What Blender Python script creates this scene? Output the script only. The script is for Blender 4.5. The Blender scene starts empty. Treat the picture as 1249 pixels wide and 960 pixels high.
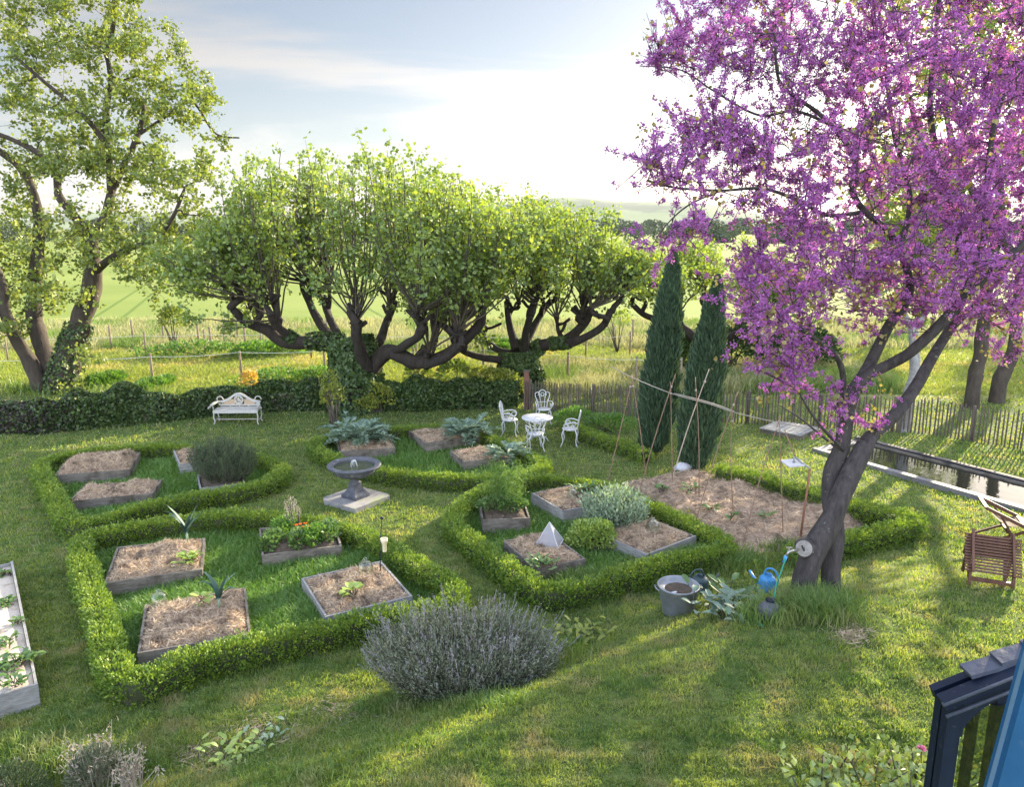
import bpy, math, random
import numpy as np
from mathutils import Vector, Matrix

R = math.radians
scene = bpy.context.scene
COL = scene.collection
rng = np.random.default_rng(7)

# ------------------------------------------------------------------ camera model
FPX, CX, CY = 930.0, 624.5, 480.0
PITCH = math.atan(200 / 930)
ST, CT = math.sin(PITCH), math.cos(PITCH)
CAMH = 5.6
CAMP = np.array([0.0, 0.0, CAMH])
FW = np.array([0, CT, -ST]); UP = np.array([0, ST, CT]); RT = np.array([1.0, 0, 0])

def W(px, py, d):
    """point seen at a pixel at a depth d along the view axis"""
    return CAMP + FW * d + RT * ((px - CX) / FPX * d) - UP * ((py - CY) / FPX * d)

BANK_X = [-40, -12, -3.4, .93, 3.85, 8, 14, 30, 60]
BANK_Y = [-8, 1.6, 7.5, 10.5, 12.1, 13.2, 14.5, 17, 20]

def gz(x, y):
    x = np.asarray(x, float); y = np.asarray(y, float)
    s = (np.interp(x, BANK_X, BANK_Y) - y) * .82
    t = np.clip(s / 3.2, 0, 1)
    z = 1.0 * t * t * (3 - 2 * t)
    far = np.clip((y - 330) / 900, 0, 1)
    near = np.clip(1 - (np.abs(y - 12) / 60), 0, 1)
    return z + far * 6 + near * .03 * (np.sin(x * .9 + y * .5) + np.sin(y * 1.3 - x * .4))

def G(px, py, dz=0.0):
    """point on the ground (plus dz) seen at a pixel"""
    px = np.asarray(px, float); py = np.asarray(py, float)
    u = (px - CX) / FPX; v = (py - CY) / FPX
    dn = ST + CT * v
    dn = np.maximum(dn, 1e-4)
    z = np.zeros_like(u) + dz
    for _ in range(25):
        d = (CAMH - z) / dn
        x = u * d; y = d * (CT - v * ST)
        z = .5 * z + .5 * (gz(x, y) + dz)
    return np.stack([x, y, z], -1)

def PY(px, py, Y):
    u = (px - CX) / FPX; v = (py - CY) / FPX
    d = Y / (CT - v * ST)
    return np.array([u * d, Y, CAMH - d * (ST + CT * v)])

def nrm(a):
    a = np.asarray(a, float)
    return a / np.maximum(np.linalg.norm(a, axis=-1, keepdims=True), 1e-9)

def rdir(r, n):
    return nrm(r.normal(size=(n, 3)))

def wob(p, f=1.0, seed=0.0):
    """cheap smooth noise in about -1..1"""
    x, y, z = p[..., 0] * f, p[..., 1] * f, p[..., 2] * f
    s = seed * 7.13
    return (np.sin(x * 1.7 + 1.3 * np.sin(y * 1.1 + s) + s) + np.sin(y * 2.1 + 1.1 * np.sin(z * 1.9 + s * 2) + s * 1.7)
            + np.sin(z * 2.3 + 1.2 * np.sin(x * 1.5 + s) + s * .6)) / 3

# ------------------------------------------------------------------ mesh collector
class Geo:
    def __init__(self):
        self.v = []; self.f = []; self.n = 0
    def add(self, verts, faces, mat=0, rnd=None, smooth=False):
        verts = np.asarray(verts, float).reshape(-1, 3)
        faces = np.asarray(faces, np.int64)
        if len(faces) == 0: return self
        self.v.append(verts)
        if rnd is None: rnd = np.full(len(faces), .5)
        self.f.append((faces + self.n, np.full(len(faces), mat), np.broadcast_to(rnd, (len(faces),)), np.full(len(faces), smooth)))
        self.n += len(verts)
        return self
    # oriented box; axes as rows
    def box(self, c, size, ax=None, mat=0, rnd=.5):
        ax = np.eye(3) if ax is None else np.asarray(ax, float)
        s = np.array([[-1, -1, -1], [1, -1, -1], [1, 1, -1], [-1, 1, -1], [-1, -1, 1], [1, -1, 1], [1, 1, 1], [-1, 1, 1]]) * np.asarray(size) / 2
        v = s @ ax + np.asarray(c, float)
        f = [[0, 3, 2, 1], [4, 5, 6, 7], [0, 1, 5, 4], [1, 2, 6, 5], [2, 3, 7, 6], [3, 0, 4, 7]]
        return self.add(v, f, mat, np.full(6, rnd))
    def beam(self, a, b, w, h, mat=0, up=(0, 0, 1), rnd=.5):
        a = np.asarray(a, float); b = np.asarray(b, float)
        d = nrm(b - a); up = np.asarray(up, float)
        s = nrm(np.cross(d, up)); u = np.cross(s, d)
        return self.box((a + b) / 2, (np.linalg.norm(b - a), w, h), [d, s, u], mat, rnd)
    def tube(self, pts, rad, n=8, mat=0, rnd=.5, caps=True, smooth=True, noise=0.0, closed=False):
        P = np.asarray(pts, float); m = len(P)
        rad = np.broadcast_to(np.asarray(rad, float), (m,))
        if closed:
            T = nrm(np.roll(P, -1, 0) - np.roll(P, 1, 0))
        else:
            T = nrm(np.gradient(P, axis=0))
        ref = np.array([0, 0, 1.0]) if abs(T[:, 2]).mean() < .8 else np.array([1.0, 0.03, 0])
        S = nrm(np.cross(T, ref)); U = np.cross(S, T)
        a = np.arange(n) / n * 2 * math.pi
        rr = rad[:, None] * np.ones((m, n))
        if noise:
            rr = rr * (1 + noise * wob(P[:, None, :] + .7 * np.stack([np.cos(a), np.sin(a), 0 * a], -1)[None], 3.0, n))
        V = P[:, None] + rr[..., None] * (np.cos(a)[None, :, None] * S[:, None] + np.sin(a)[None, :, None] * U[:, None])
        i = np.arange(m if closed else m - 1)[:, None]; j = np.arange(n)[None]
        i2 = (i + 1) % m; j2 = (j + 1) % n
        F = np.stack([i * n + j, i * n + j2 + 0 * i, i2 * n + j2, i2 * n + j + 0 * i], -1).reshape(-1, 4)
        base = self.n
        self.add(V, F, mat, np.full(len(F), rnd), smooth)
        if caps and not closed:
            for k, fl in ((0, 1), (m - 1, 0)):
                idx = np.arange(n) if not fl else np.arange(n)[::-1]
                self.f.append(((base + k * n + idx)[None], np.array([mat]), np.array([rnd]), np.array([False])))
        return self
    def lathe(self, prof, n=32, c=(0, 0, 0), mat=0, smooth=True, rnd=.5, flute=0, fl_n=0):
        p = np.asarray(prof, float); m = len(p)
        a = np.arange(n) / n * 2 * math.pi
        rr = p[:, 0][:, None] * (1 + flute * np.cos(a * fl_n)[None])
        V = np.stack([rr * np.cos(a), rr * np.sin(a), p[:, 1][:, None] + 0 * rr], -1) + np.asarray(c, float)
        i = np.arange(m - 1)[:, None]; j = np.arange(n)[None]; j2 = (j + 1) % n
        F = np.stack([i * n + j, i * n + j2, (i + 1) * n + j2, (i + 1) * n + j], -1).reshape(-1, 4)
        return self.add(V, F, mat, np.full(len(F), rnd), smooth)
    def sticks(self, A, B, ra, rb, n=3, mat=0, rnd=.5):
        A = np.asarray(A, float).reshape(-1, 3); B = np.asarray(B, float).reshape(-1, 3); N = len(A)
        T = nrm(B - A)
        ref = np.where(np.abs(T[:, 2:3]) < .9, np.array([[0, 0, 1.0]]), np.array([[1.0, 0, 0]]))
        S = nrm(np.cross(T, ref)); U = np.cross(S, T)
        a = np.arange(n) / n * 2 * math.pi
        off = np.cos(a)[None, :, None] * S[:, None] + np.sin(a)[None, :, None] * U[:, None]
        ra = np.broadcast_to(ra, (N,)); rb = np.broadcast_to(rb, (N,))
        V = np.concatenate([A[:, None] + off * ra[:, None, None], B[:, None] + off * rb[:, None, None]], 1)
        j = np.arange(n); j2 = (j + 1) % n
        f = np.stack([j, j2, n + j2, n + j], -1)
        F = (np.arange(N)[:, None, None] * 2 * n + f[None]).reshape(-1, 4)
        return self.add(V, F, mat, np.repeat(np.broadcast_to(rnd, (N,)), n))
    def leaves(self, C, D, L, ratio=.6, fold=.12, mat=0, rnd=None, r=rng, normal=None):
        C = np.asarray(C, float); N = len(C)
        D = nrm(D); L = np.broadcast_to(L, (N,))[:, None]
        q = rdir(r, N) if normal is None else nrm(normal + .45 * rdir(r, N))
        S = nrm(np.cross(D, q)); Nn = np.cross(S, D)
        ratio = np.broadcast_to(ratio, (N,))[:, None]
        lo = C - D * L * .5
        V = np.stack([lo, C + S * L * ratio * .5 + Nn * L * fold, C + D * L * .5, C - S * L * ratio * .5 + Nn * L * fold], 1)
        F = np.arange(N * 4).reshape(N, 4)
        return self.add(V, F, mat, r.random(N) if rnd is None else rnd)
    def blades(self, P, H, Wd, lean, mat=0, rnd=None, r=rng):
        """grass blades: a quad and a triangle, bending over"""
        P = np.asarray(P, float); N = len(P)
        a = r.random(N) * 2 * math.pi
        s = np.stack([np.cos(a), np.sin(a), 0 * a], -1)
        b = r.random(N) * 2 * math.pi
        l = np.stack([np.cos(b), np.sin(b), 0 * b], -1)
        H = np.broadcast_to(H, (N,))[:, None]; Wd = np.broadcast_to(Wd, (N,))[:, None]; lean = np.broadcast_to(lean, (N,))[:, None]
        z = np.array([0, 0, 1.0])
        m = P + z * H * .6 + l * H * lean * .35
        t = P + z * H * (1 - .3 * lean) + l * H * lean
        V = np.stack([P - s * Wd * .5, P + s * Wd * .5, m + s * Wd * .36, m - s * Wd * .36, t], 1)
        k = np.arange(N)[:, None] * 5
        rn = r.random(N) if rnd is None else rnd
        self.add(V, k + np.array([[0, 1, 2, 3]]), mat, rn)
        n0 = self.n - 5 * N
        self.f.append((n0 + k + np.array([[3, 2, 4]]), np.full(N, mat), rn, np.full(N, False)))
        return self
    def sheet(self, xs, ys, zfun, mat=0, smooth=True):
        X, Y = np.meshgrid(xs, ys, indexing='ij')
        V = np.stack([X, Y, zfun(X, Y)], -1); m = len(ys)
        i = np.arange(len(xs) - 1)[:, None]; j = np.arange(m - 1)[None]
        F = np.stack([i * m + j, (i + 1) * m + j, (i + 1) * m + j + 1, i * m + j + 1], -1).reshape(-1, 4)
        return self.add(V, F, mat, None, smooth)
    def prism(self, outline, h, mat=0, z0=0.0):
        o = np.asarray(outline, float); n = len(o)
        lo = np.c_[o, np.full(n, z0)]; hi = np.c_[o, np.full(n, z0 + h)]
        b = self.n
        i = np.arange(n); j = (i + 1) % n
        self.add(np.r_[lo, hi], np.stack([i, j, n + j, n + i], -1), mat)
        self.f.append(((b + n + i)[None], np.array([mat]), np.array([.5]), np.array([False])))
        self.f.append(((b + i[::-1])[None], np.array([mat]), np.array([.5]), np.array([False])))
        return self
    def mesh(self, name, mats, off):
        V = np.concatenate(self.v) - np.asarray(off, float)
        lv = np.concatenate([f[0].ravel() for f in self.f])
        cnt = np.concatenate([np.full(len(f[0]), f[0].shape[1]) for f in self.f])
        st = np.concatenate([[0], np.cumsum(cnt)[:-1]])
        mi = np.concatenate([f[1] for f in self.f]); rn = np.concatenate([f[2] for f in self.f]); sm = np.concatenate([f[3] for f in self.f])
        me = bpy.data.meshes.new(name)
        me.vertices.add(len(V)); me.vertices.foreach_set('co', V.astype(np.float32).ravel())
        me.loops.add(len(lv)); me.loops.foreach_set('vertex_index', lv.astype(np.int32))
        me.polygons.add(len(cnt)); me.polygons.foreach_set('loop_start', st.astype(np.int32))
        me.polygons.foreach_set('material_index', mi.astype(np.int32))
        me.polygons.foreach_set('use_smooth', sm)
        at = me.attributes.new('rnd', 'FLOAT', 'FACE'); at.data.foreach_set('value', rn.astype(np.float32))
        for m in mats: me.materials.append(m)
        me.update(calc_edges=True)
        return me

def _props(o, label=None, cat=None, group=None, kind=None):
    if label: o['label'] = label
    if cat: o['category'] = cat
    if group: o['group'] = group
    if kind: o['kind'] = kind

def thing(name, loc, label, cat, group=None, rotz=0.0):
    o = bpy.data.objects.new(name, None); COL.objects.link(o)
    o.empty_display_size = .1
    o.location = [float(q) for q in loc]; o.rotation_euler = (0, 0, rotz)
    _props(o, label, cat, group)
    o['_o'] = [float(q) for q in loc]
    return o

def part(name, geo, mats, parent, local=False, label=None, kind=None):
    """a mesh under its thing (or part); geometry is in world coordinates unless local"""
    if not isinstance(mats, (list, tuple)): mats = [mats]
    off = (0, 0, 0) if local else tuple(parent['_o'])
    o = bpy.data.objects.new(name, geo.mesh(name, mats, off)); COL.objects.link(o)
    o.parent = parent; o['_o'] = [float(q) for q in off]
    _props(o, label, None, None, kind)
    return o

def solo(name, geo, mats, loc, label=None, cat=None, group=None, kind=None):
    if not isinstance(mats, (list, tuple)): mats = [mats]
    o = bpy.data.objects.new(name, geo.mesh(name, mats, loc)); COL.objects.link(o)
    o.location = [float(q) for q in loc]; o['_o'] = [float(q) for q in loc]
    _props(o, label, cat, group, kind)
    return o

def copy_thing(root, loc, rotz, label, group=None):
    c = root.copy(); COL.objects.link(c)
    c.location = [float(q) for q in loc]; c.rotation_euler = (0, 0, rotz); c['label'] = label
    if group: c['group'] = group
    for ch in root.children:
        d = ch.copy(); COL.objects.link(d); d.parent = c
        for g in ch.children:
            e = g.copy(); COL.objects.link(e); e.parent = d
    return c

def smoothpath(pts, n=40, closed=False):
    """Catmull-Rom through the points"""
    P = np.asarray(pts, float); m = len(P)
    t = np.linspace(0, m if closed else m - 1, n, endpoint=not closed)
    i = np.floor(t).astype(int)
    if not closed: i = np.minimum(i, m - 2)
    f = (t - i)[:, None]
    ix = (lambda k: k % m) if closed else (lambda k: np.clip(k, 0, m - 1))
    a, b, c, d = P[ix(i - 1)], P[ix(i)], P[ix(i + 1)], P[ix(i + 2)]
    return .5 * (2 * b + (c - a) * f + (2 * a - 5 * b + 4 * c - d) * f ** 2 + (3 * b - 3 * c + d - a) * f ** 3)

def inpoly(x, y, poly):
    poly = np.asarray(poly, float)[:, :2]
    ins = np.zeros(np.shape(x), bool); n = len(poly)
    for i in range(n):
        x0, y0 = poly[i]; x1, y1 = poly[(i + 1) % n]
        c = ((y0 > y) != (y1 > y)) & (x < (x1 - x0) * (y - y0) / (y1 - y0 + 1e-12) + x0)
        ins ^= c
    return ins

# ------------------------------------------------------------------ materials
def _nt(name):
    m = bpy.data.materials.new(name); m.use_nodes = True
    nt = m.node_tree; nt.nodes.clear()
    out = nt.nodes.new('ShaderNodeOutputMaterial')
    return m, nt, out

def N(nt, t, **kw):
    n = nt.nodes.new(t)
    for k, v in kw.items(): setattr(n, k, v)
    return n

def c4(c): return (c[0], c[1], c[2], 1)

def solid(name, c1, c2=None, scale=6.0, rough=.75, bump=.0, bscale=40.0, metal=0.0, stretch=(1, 1, 1), spec=.4, c3=None, c3scale=3.0, c3lo=.58, c3hi=.68):
    m, nt, out = _nt(name)
    p = N(nt, 'ShaderNodeBsdfPrincipled')
    p.inputs['Roughness'].default_value = rough; p.inputs['Metallic'].default_value = metal
    p.inputs['Specular IOR Level'].default_value = spec
    tc = N(nt, 'ShaderNodeTexCoord'); mp = N(nt, 'ShaderNodeMapping'); mp.inputs['Scale'].default_value = stretch
    nt.links.new(tc.outputs['Object'], mp.inputs['Vector'])
    c2 = c2 or c1
    nz = N(nt, 'ShaderNodeTexNoise'); nz.inputs['Scale'].default_value = scale; nz.inputs['Detail'].default_value = 6; nz.inputs['Roughness'].default_value = .65
    nt.links.new(mp.outputs[0], nz.inputs['Vector'])
    rp = N(nt, 'ShaderNodeValToRGB'); rp.color_ramp.elements[0].position = .3; rp.color_ramp.elements[1].position = .7
    rp.color_ramp.elements[0].color = c4(c1); rp.color_ramp.elements[1].color = c4(c2)
    nt.links.new(nz.outputs['Fac'], rp.inputs['Fac'])
    col = rp.outputs[0]
    if c3:
        n3 = N(nt, 'ShaderNodeTexNoise'); n3.inputs['Scale'].default_value = c3scale; n3.inputs['Detail'].default_value = 5
        nt.links.new(tc.outputs['Object'], n3.inputs['Vector'])
        r3 = N(nt, 'ShaderNodeMapRange'); r3.inputs['From Min'].default_value = c3lo; r3.inputs['From Max'].default_value = c3hi
        nt.links.new(n3.outputs['Fac'], r3.inputs['Value'])
        mx = N(nt, 'ShaderNodeMix', data_type='RGBA'); nt.links.new(r3.outputs[0], mx.inputs['Factor'])
        nt.links.new(col, mx.inputs['A']); mx.inputs['B'].default_value = c4(c3); col = mx.outputs['Result']
    nt.links.new(col, p.inputs['Base Color'])
    if bump:
        nb = N(nt, 'ShaderNodeTexNoise'); nb.inputs['Scale'].default_value = bscale; nb.inputs['Detail'].default_value = 5
        nt.links.new(mp.outputs[0], nb.inputs['Vector'])
        bp = N(nt, 'ShaderNodeBump'); bp.inputs['Strength'].default_value = bump; bp.inputs['Distance'].default_value = .02
        nt.links.new(nb.outputs['Fac'], bp.inputs['Height']); nt.links.new(bp.outputs[0], p.inputs['Normal'])
    nt.links.new(p.outputs[0], out.inputs[0])
    return m

def leafmat(name, c1, c2, trans=.35, gloss=.04, tint=(1.15, 1.1, .55), c3=None, patch=None, pscale=1.2, plo=.5, phi=.65, rough=.5):
    """two-sided leaf: diffuse + translucent + a little gloss; colour from the per-face random value"""
    m, nt, out = _nt(name)
    at = N(nt, 'ShaderNodeAttribute', attribute_name='rnd')
    rp = N(nt, 'ShaderNodeValToRGB')
    rp.color_ramp.elements[0].color = c4(c1); rp.color_ramp.elements[1].color = c4(c2)
    if c3:
        e = rp.color_ramp.elements.new(.93); e.color = c4(c2); rp.color_ramp.elements[2].color = c4(c3)
    nt.links.new(at.outputs['Fac'], rp.inputs[0])
    col = rp.outputs[0]
    if patch:
        g = N(nt, 'ShaderNodeNewGeometry')
        nz = N(nt, 'ShaderNodeTexNoise'); nz.inputs['Scale'].default_value = pscale; nz.inputs['Detail'].default_value = 4
        nt.links.new(g.outputs['Position'], nz.inputs['Vector'])
        r3 = N(nt, 'ShaderNodeMapRange'); r3.inputs['From Min'].default_value = plo; r3.inputs['From Max'].default_value = phi
        nt.links.new(nz.outputs['Fac'], r3.inputs['Value'])
        mx = N(nt, 'ShaderNodeMix', data_type='RGBA'); nt.links.new(r3.outputs[0], mx.inputs['Factor'])
        nt.links.new(col, mx.inputs['A']); mx.inputs['B'].default_value = c4(patch); col = mx.outputs['Result']
    d = N(nt, 'ShaderNodeBsdfDiffuse'); t = N(nt, 'ShaderNodeBsdfTranslucent'); gl = N(nt, 'ShaderNodeBsdfGlossy'); gl.inputs['Roughness'].default_value = rough
    gl.inputs['Color'].default_value = (.9, .9, .9, 1)
    tm = N(nt, 'ShaderNodeMix', data_type='RGBA', blend_type='MULTIPLY'); tm.inputs['Factor'].default_value = 1
    nt.links.new(col, tm.inputs['A']); tm.inputs['B'].default_value = c4(tint)
    nt.links.new(col, d.inputs[0]); nt.links.new(tm.outputs['Result'], t.inputs[0])
    m1 = N(nt, 'ShaderNodeMixShader'); m1.inputs[0].default_value = trans
    nt.links.new(d.outputs[0], m1.inputs[1]); nt.links.new(t.outputs[0], m1.inputs[2])
    m2 = N(nt, 'ShaderNodeMixShader'); m2.inputs[0].default_value = gloss
    nt.links.new(m1.outputs[0], m2.inputs[1]); nt.links.new(gl.outputs[0], m2.inputs[2])
    nt.links.new(m2.outputs[0], out.inputs[0])
    return m

def clearmat(name, alpha_col, glossmix, rough=.03, trans_mix=None, diff=None):
    m, nt, out = _nt(name)
    tr = N(nt, 'ShaderNodeBsdfTransparent'); tr.inputs[0].default_value = c4(alpha_col)
    gl = N(nt, 'ShaderNodeBsdfGlossy'); gl.inputs['Roughness'].default_value = rough
    lw = N(nt, 'ShaderNodeLayerWeight'); lw.inputs['Blend'].default_value = glossmix
    mx = N(nt, 'ShaderNodeMixShader'); nt.links.new(lw.outputs['Facing'], mx.inputs[0])
    nt.links.new(tr.outputs[0], mx.inputs[1]); nt.links.new(gl.outputs[0], mx.inputs[2])
    last = mx
    if diff:
        d = N(nt, 'ShaderNodeBsdfDiffuse'); d.inputs[0].default_value = c4(diff)
        m2 = N(nt, 'ShaderNodeMixShader'); m2.inputs[0].default_value = trans_mix
        nt.links.new(mx.outputs[0], m2.inputs[1]); nt.links.new(d.outputs[0], m2.inputs[2]); last = m2
    nt.links.new(last.outputs[0], out.inputs[0])
    return m
# ------------------------------------------------------------------ camera, light, sky
SUN_AZ, SUN_EL = R(40), R(17)
HAZE = .00005
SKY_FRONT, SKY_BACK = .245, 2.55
cam = bpy.data.cameras.new('camera'); co = bpy.data.objects.new('camera', cam); COL.objects.link(co)
co.location = CAMP.tolist(); co.rotation_euler = (math.pi / 2 - PITCH, 0, 0)
cam.sensor_fit = 'HORIZONTAL'; cam.sensor_width = 36; cam.lens = 36 * FPX / 1249
cam.clip_start = .1; cam.clip_end = 12000
scene.camera = co
sun = bpy.data.lights.new('sun', 'SUN'); so = bpy.data.objects.new('sun', sun); COL.objects.link(so)
sun.energy = 5.0; sun.angle = R(.5); sun.color = (1, .86, .62)
sd = Vector((math.sin(SUN_AZ) * math.cos(SUN_EL), math.cos(SUN_AZ) * math.cos(SUN_EL), math.sin(SUN_EL)))
so.rotation_euler = sd.to_track_quat('Z', 'Y').to_euler()

world = bpy.data.worlds.new('World'); scene.world = world; world.use_nodes = True
nt = world.node_tree; nt.nodes.clear()
wo = N(nt, 'ShaderNodeOutputWorld'); bg = N(nt, 'ShaderNodeBackground')
sky = N(nt, 'ShaderNodeTexSky', sky_type='NISHITA'); sky.sun_disc = False
sky.sun_elevation = SUN_EL; sky.sun_rotation = SUN_AZ
sky.air_density = 1.0; sky.dust_density = 1.0; sky.ozone_density = 1.2
bg.inputs['Strength'].default_value = .15
tc = N(nt, 'ShaderNodeTexCoord')
sp = N(nt, 'ShaderNodeSeparateXYZ'); nt.links.new(tc.outputs['Generated'], sp.inputs[0])
def math_node(op, a=None, b=None, clamp=False):
    n = N(nt, 'ShaderNodeMath', operation=op, use_clamp=clamp)
    for k, q in enumerate((a, b)):
        if q is None: continue
        if isinstance(q, (int, float)): n.inputs[k].default_value = q
        else: nt.links.new(q, n.inputs[k])
    return n.outputs[0]
zz = math_node('ADD', math_node('MAXIMUM', sp.outputs[2], 0.0), .12)
cx_ = math_node('DIVIDE', sp.outputs[0], zz); cy_ = math_node('DIVIDE', sp.outputs[1], zz)
cb = N(nt, 'ShaderNodeCombineXYZ'); nt.links.new(cx_, cb.inputs[0]); nt.links.new(cy_, cb.inputs[1])
mp = N(nt, 'ShaderNodeMapping'); mp.inputs['Scale'].default_value = (.45, 1.25, 1); mp.inputs['Rotation'].default_value = (0, 0, R(9)); mp.inputs['Location'].default_value = (3.1, 1.7, 0)
nt.links.new(cb.outputs[0], mp.inputs[0])
n1 = N(nt, 'ShaderNodeTexNoise'); n1.inputs['Scale'].default_value = .75; n1.inputs['Detail'].default_value = 9; n1.inputs['Roughness'].default_value = .55; n1.inputs['Distortion'].default_value = .7
nt.links.new(mp.outputs[0], n1.inputs[0])
cm = N(nt, 'ShaderNodeMapRange', interpolation_type='SMOOTHSTEP'); cm.inputs['From Min'].default_value = .43; cm.inputs['From Max'].default_value = .61; cm.inputs['To Min'].default_value = .22; cm.inputs['To Max'].default_value = .92
nt.links.new(n1.outputs['Fac'], cm.inputs['Value'])
sc_ = N(nt, 'ShaderNodeMix', data_type='RGBA', blend_type='MULTIPLY'); sc_.inputs['Factor'].default_value = 1
nt.links.new(sky.outputs[0], sc_.inputs['A']); sc_.inputs['B'].default_value = (.98, .965, 1.0, 1)
# thin cloud: the sky behind it turned white and a little brighter
bw = N(nt, 'ShaderNodeRGBToBW'); nt.links.new(sky.outputs[0], bw.inputs[0])
cl = N(nt, 'ShaderNodeCombineColor')
for k, g in enumerate((1.44, 1.39, 1.34)): nt.links.new(math_node('MULTIPLY', bw.outputs[0], g), cl.inputs[k])
mx = N(nt, 'ShaderNodeMix', data_type='RGBA'); nt.links.new(cm.outputs[0], mx.inputs['Factor'])
nt.links.new(sc_.outputs['Result'], mx.inputs['A']); nt.links.new(cl.outputs[0], mx.inputs['B'])
# invented weighting: sky dimmed ahead, brightened behind and overhead to lift the shade
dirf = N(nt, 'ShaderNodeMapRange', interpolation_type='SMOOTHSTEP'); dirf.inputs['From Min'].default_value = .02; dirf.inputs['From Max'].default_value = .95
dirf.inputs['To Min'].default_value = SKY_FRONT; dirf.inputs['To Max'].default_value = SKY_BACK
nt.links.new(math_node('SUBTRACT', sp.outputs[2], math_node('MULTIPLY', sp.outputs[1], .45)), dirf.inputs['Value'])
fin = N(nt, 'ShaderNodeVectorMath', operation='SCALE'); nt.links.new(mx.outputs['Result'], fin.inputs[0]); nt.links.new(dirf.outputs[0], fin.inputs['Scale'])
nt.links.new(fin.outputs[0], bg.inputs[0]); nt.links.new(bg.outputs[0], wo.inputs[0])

vs = scene.view_settings
vs.view_transform = 'Standard'; vs.look = 'None'; vs.exposure = 1.95; vs.gamma = 1; vs.use_curve_mapping = False
cy = scene.cycles
cy.max_bounces = 7; cy.diffuse_bounces = 3; cy.transmission_bounces = 5; cy.transparent_max_bounces = 12; cy.glossy_bounces = 3
cy.sample_clamp_indirect = 6; cy.use_denoising = True; cy.caustics_reflective = False; cy.caustics_refractive = False

# ------------------------------------------------------------------ garden plan (pixels of the hedge tops and bed corners, taken to the ground)
HZ = .35
LOOPS = {
 'near_left': [(97, 662), (120, 742), (150, 822), (245, 795), (350, 772), (440, 752), (520, 742), (556, 716), (500, 680), (440, 647), (380, 634), (300, 626), (200, 634), (135, 646)],
 'far_left': [(52, 562), (68, 600), (92, 634), (170, 616), (250, 600), (315, 588), (343, 571), (318, 556), (235, 543), (130, 546)],
 'far_middle': [(384, 537), (405, 554), (440, 566), (490, 574), (560, 579), (640, 575), (663, 562), (640, 551), (600, 531), (562, 518), (500, 520), (430, 526)],
 'near_middle': [(553, 630), (568, 650), (610, 680), (645, 705), (680, 716), (750, 699), (820, 680), (884, 664), (860, 645), (800, 617), (740, 592), (690, 583), (640, 582), (580, 600)],
}
LOOPW = {k: G([p[0] for p in v], [p[1] for p in v], HZ)[:, :2] for k, v in LOOPS.items()}
RHEDGE = G([868, 925, 1000, 1075, 1118, 1060, 965], [569, 580, 601, 622, 632, 648, 668], .34)[:, :2]
RHEDGE = np.array(RHEDGE)
PLOT = G([760, 805, 845, 905, 1000, 1072, 1010, 905, 850], [588, 580, 572, 584, 607, 628, 655, 672, 628], .05)[:, :2]
POOL = np.array([[7.75, 18.95], [10.6, 14.13], [12.7, 10.6], [14.2, 11.55], [11.9, 15.4], [9.27, 19.8]])

# ------------------------------------------------------------------ ground
def axis(parts):
    return np.unique(np.round(np.concatenate([np.arange(a, b, s) for a, b, s in parts]), 4))
gx = axis([(-4200, -400, 200), (-400, -60, 20), (-60, -18, 2), (-18, 22, .4), (22, 60, 2), (60, 400, 20), (400, 4300, 200)])
gy = axis([(-60, -6, 4), (-6, 34, .4), (34, 80, 2), (80, 400, 20), (400, 4300, 200)])
ground = Geo().sheet(gx, gy, gz)
m, nt2, out = _nt('ground')
nt = nt2
p = N(nt, 'ShaderNodeBsdfPrincipled'); p.inputs['Roughness'].default_value = .9; p.inputs['Specular IOR Level'].default_value = .1
g = N(nt, 'ShaderNodeNewGeometry'); sx = N(nt, 'ShaderNodeSeparateXYZ'); nt.links.new(g.outputs['Position'], sx.inputs[0])
def noise(scale, det=5, rough=.6, stretch=None):
    n = N(nt, 'ShaderNodeTexNoise'); n.inputs['Scale'].default_value = scale; n.inputs['Detail'].default_value = det; n.inputs['Roughness'].default_value = rough
    if stretch:
        q = N(nt, 'ShaderNodeMapping'); q.inputs['Scale'].default_value = stretch
        nt.links.new(g.outputs['Position'], q.inputs[0]); nt.links.new(q.outputs[0], n.inputs[0])
    else: nt.links.new(g.outputs['Position'], n.inputs[0])
    return n.outputs['Fac']
def ramp(f, lo, hi):
    r = N(nt, 'ShaderNodeMapRange', interpolation_type='SMOOTHSTEP'); r.inputs['From Min'].default_value = lo; r.inputs['From Max'].default_value = hi
    nt.links.new(f, r.inputs['Value']); return r.outputs[0]
def mixc(f, a, b):
    x = N(nt, 'ShaderNodeMix', data_type='RGBA'); nt.links.new(f, x.inputs['Factor'])
    for s, q in (('A', a), ('B', b)):
        if isinstance(q, tuple): x.inputs[s].default_value = c4(q)
        else: nt.links.new(q, x.inputs[s])
    return x.outputs['Result']
lawn = mixc(ramp(noise(7, 8, .7), .35, .65), (.05, .075, .022), (.13, .165, .05))
lawn = mixc(ramp(noise(1.1, 7, .7), .56, .72), lawn, (.19, .17, .08))
field = mixc(ramp(noise(.16, 6, .6, (.5, 1, 1)), .4, .6), (.20, .24, .06), (.33, .31, .14))
crop = mixc(ramp(noise(.03, 6, .6, (.4, 1, 1)), .35, .65), (.15, .195, .045), (.20, .24, .065))
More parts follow.
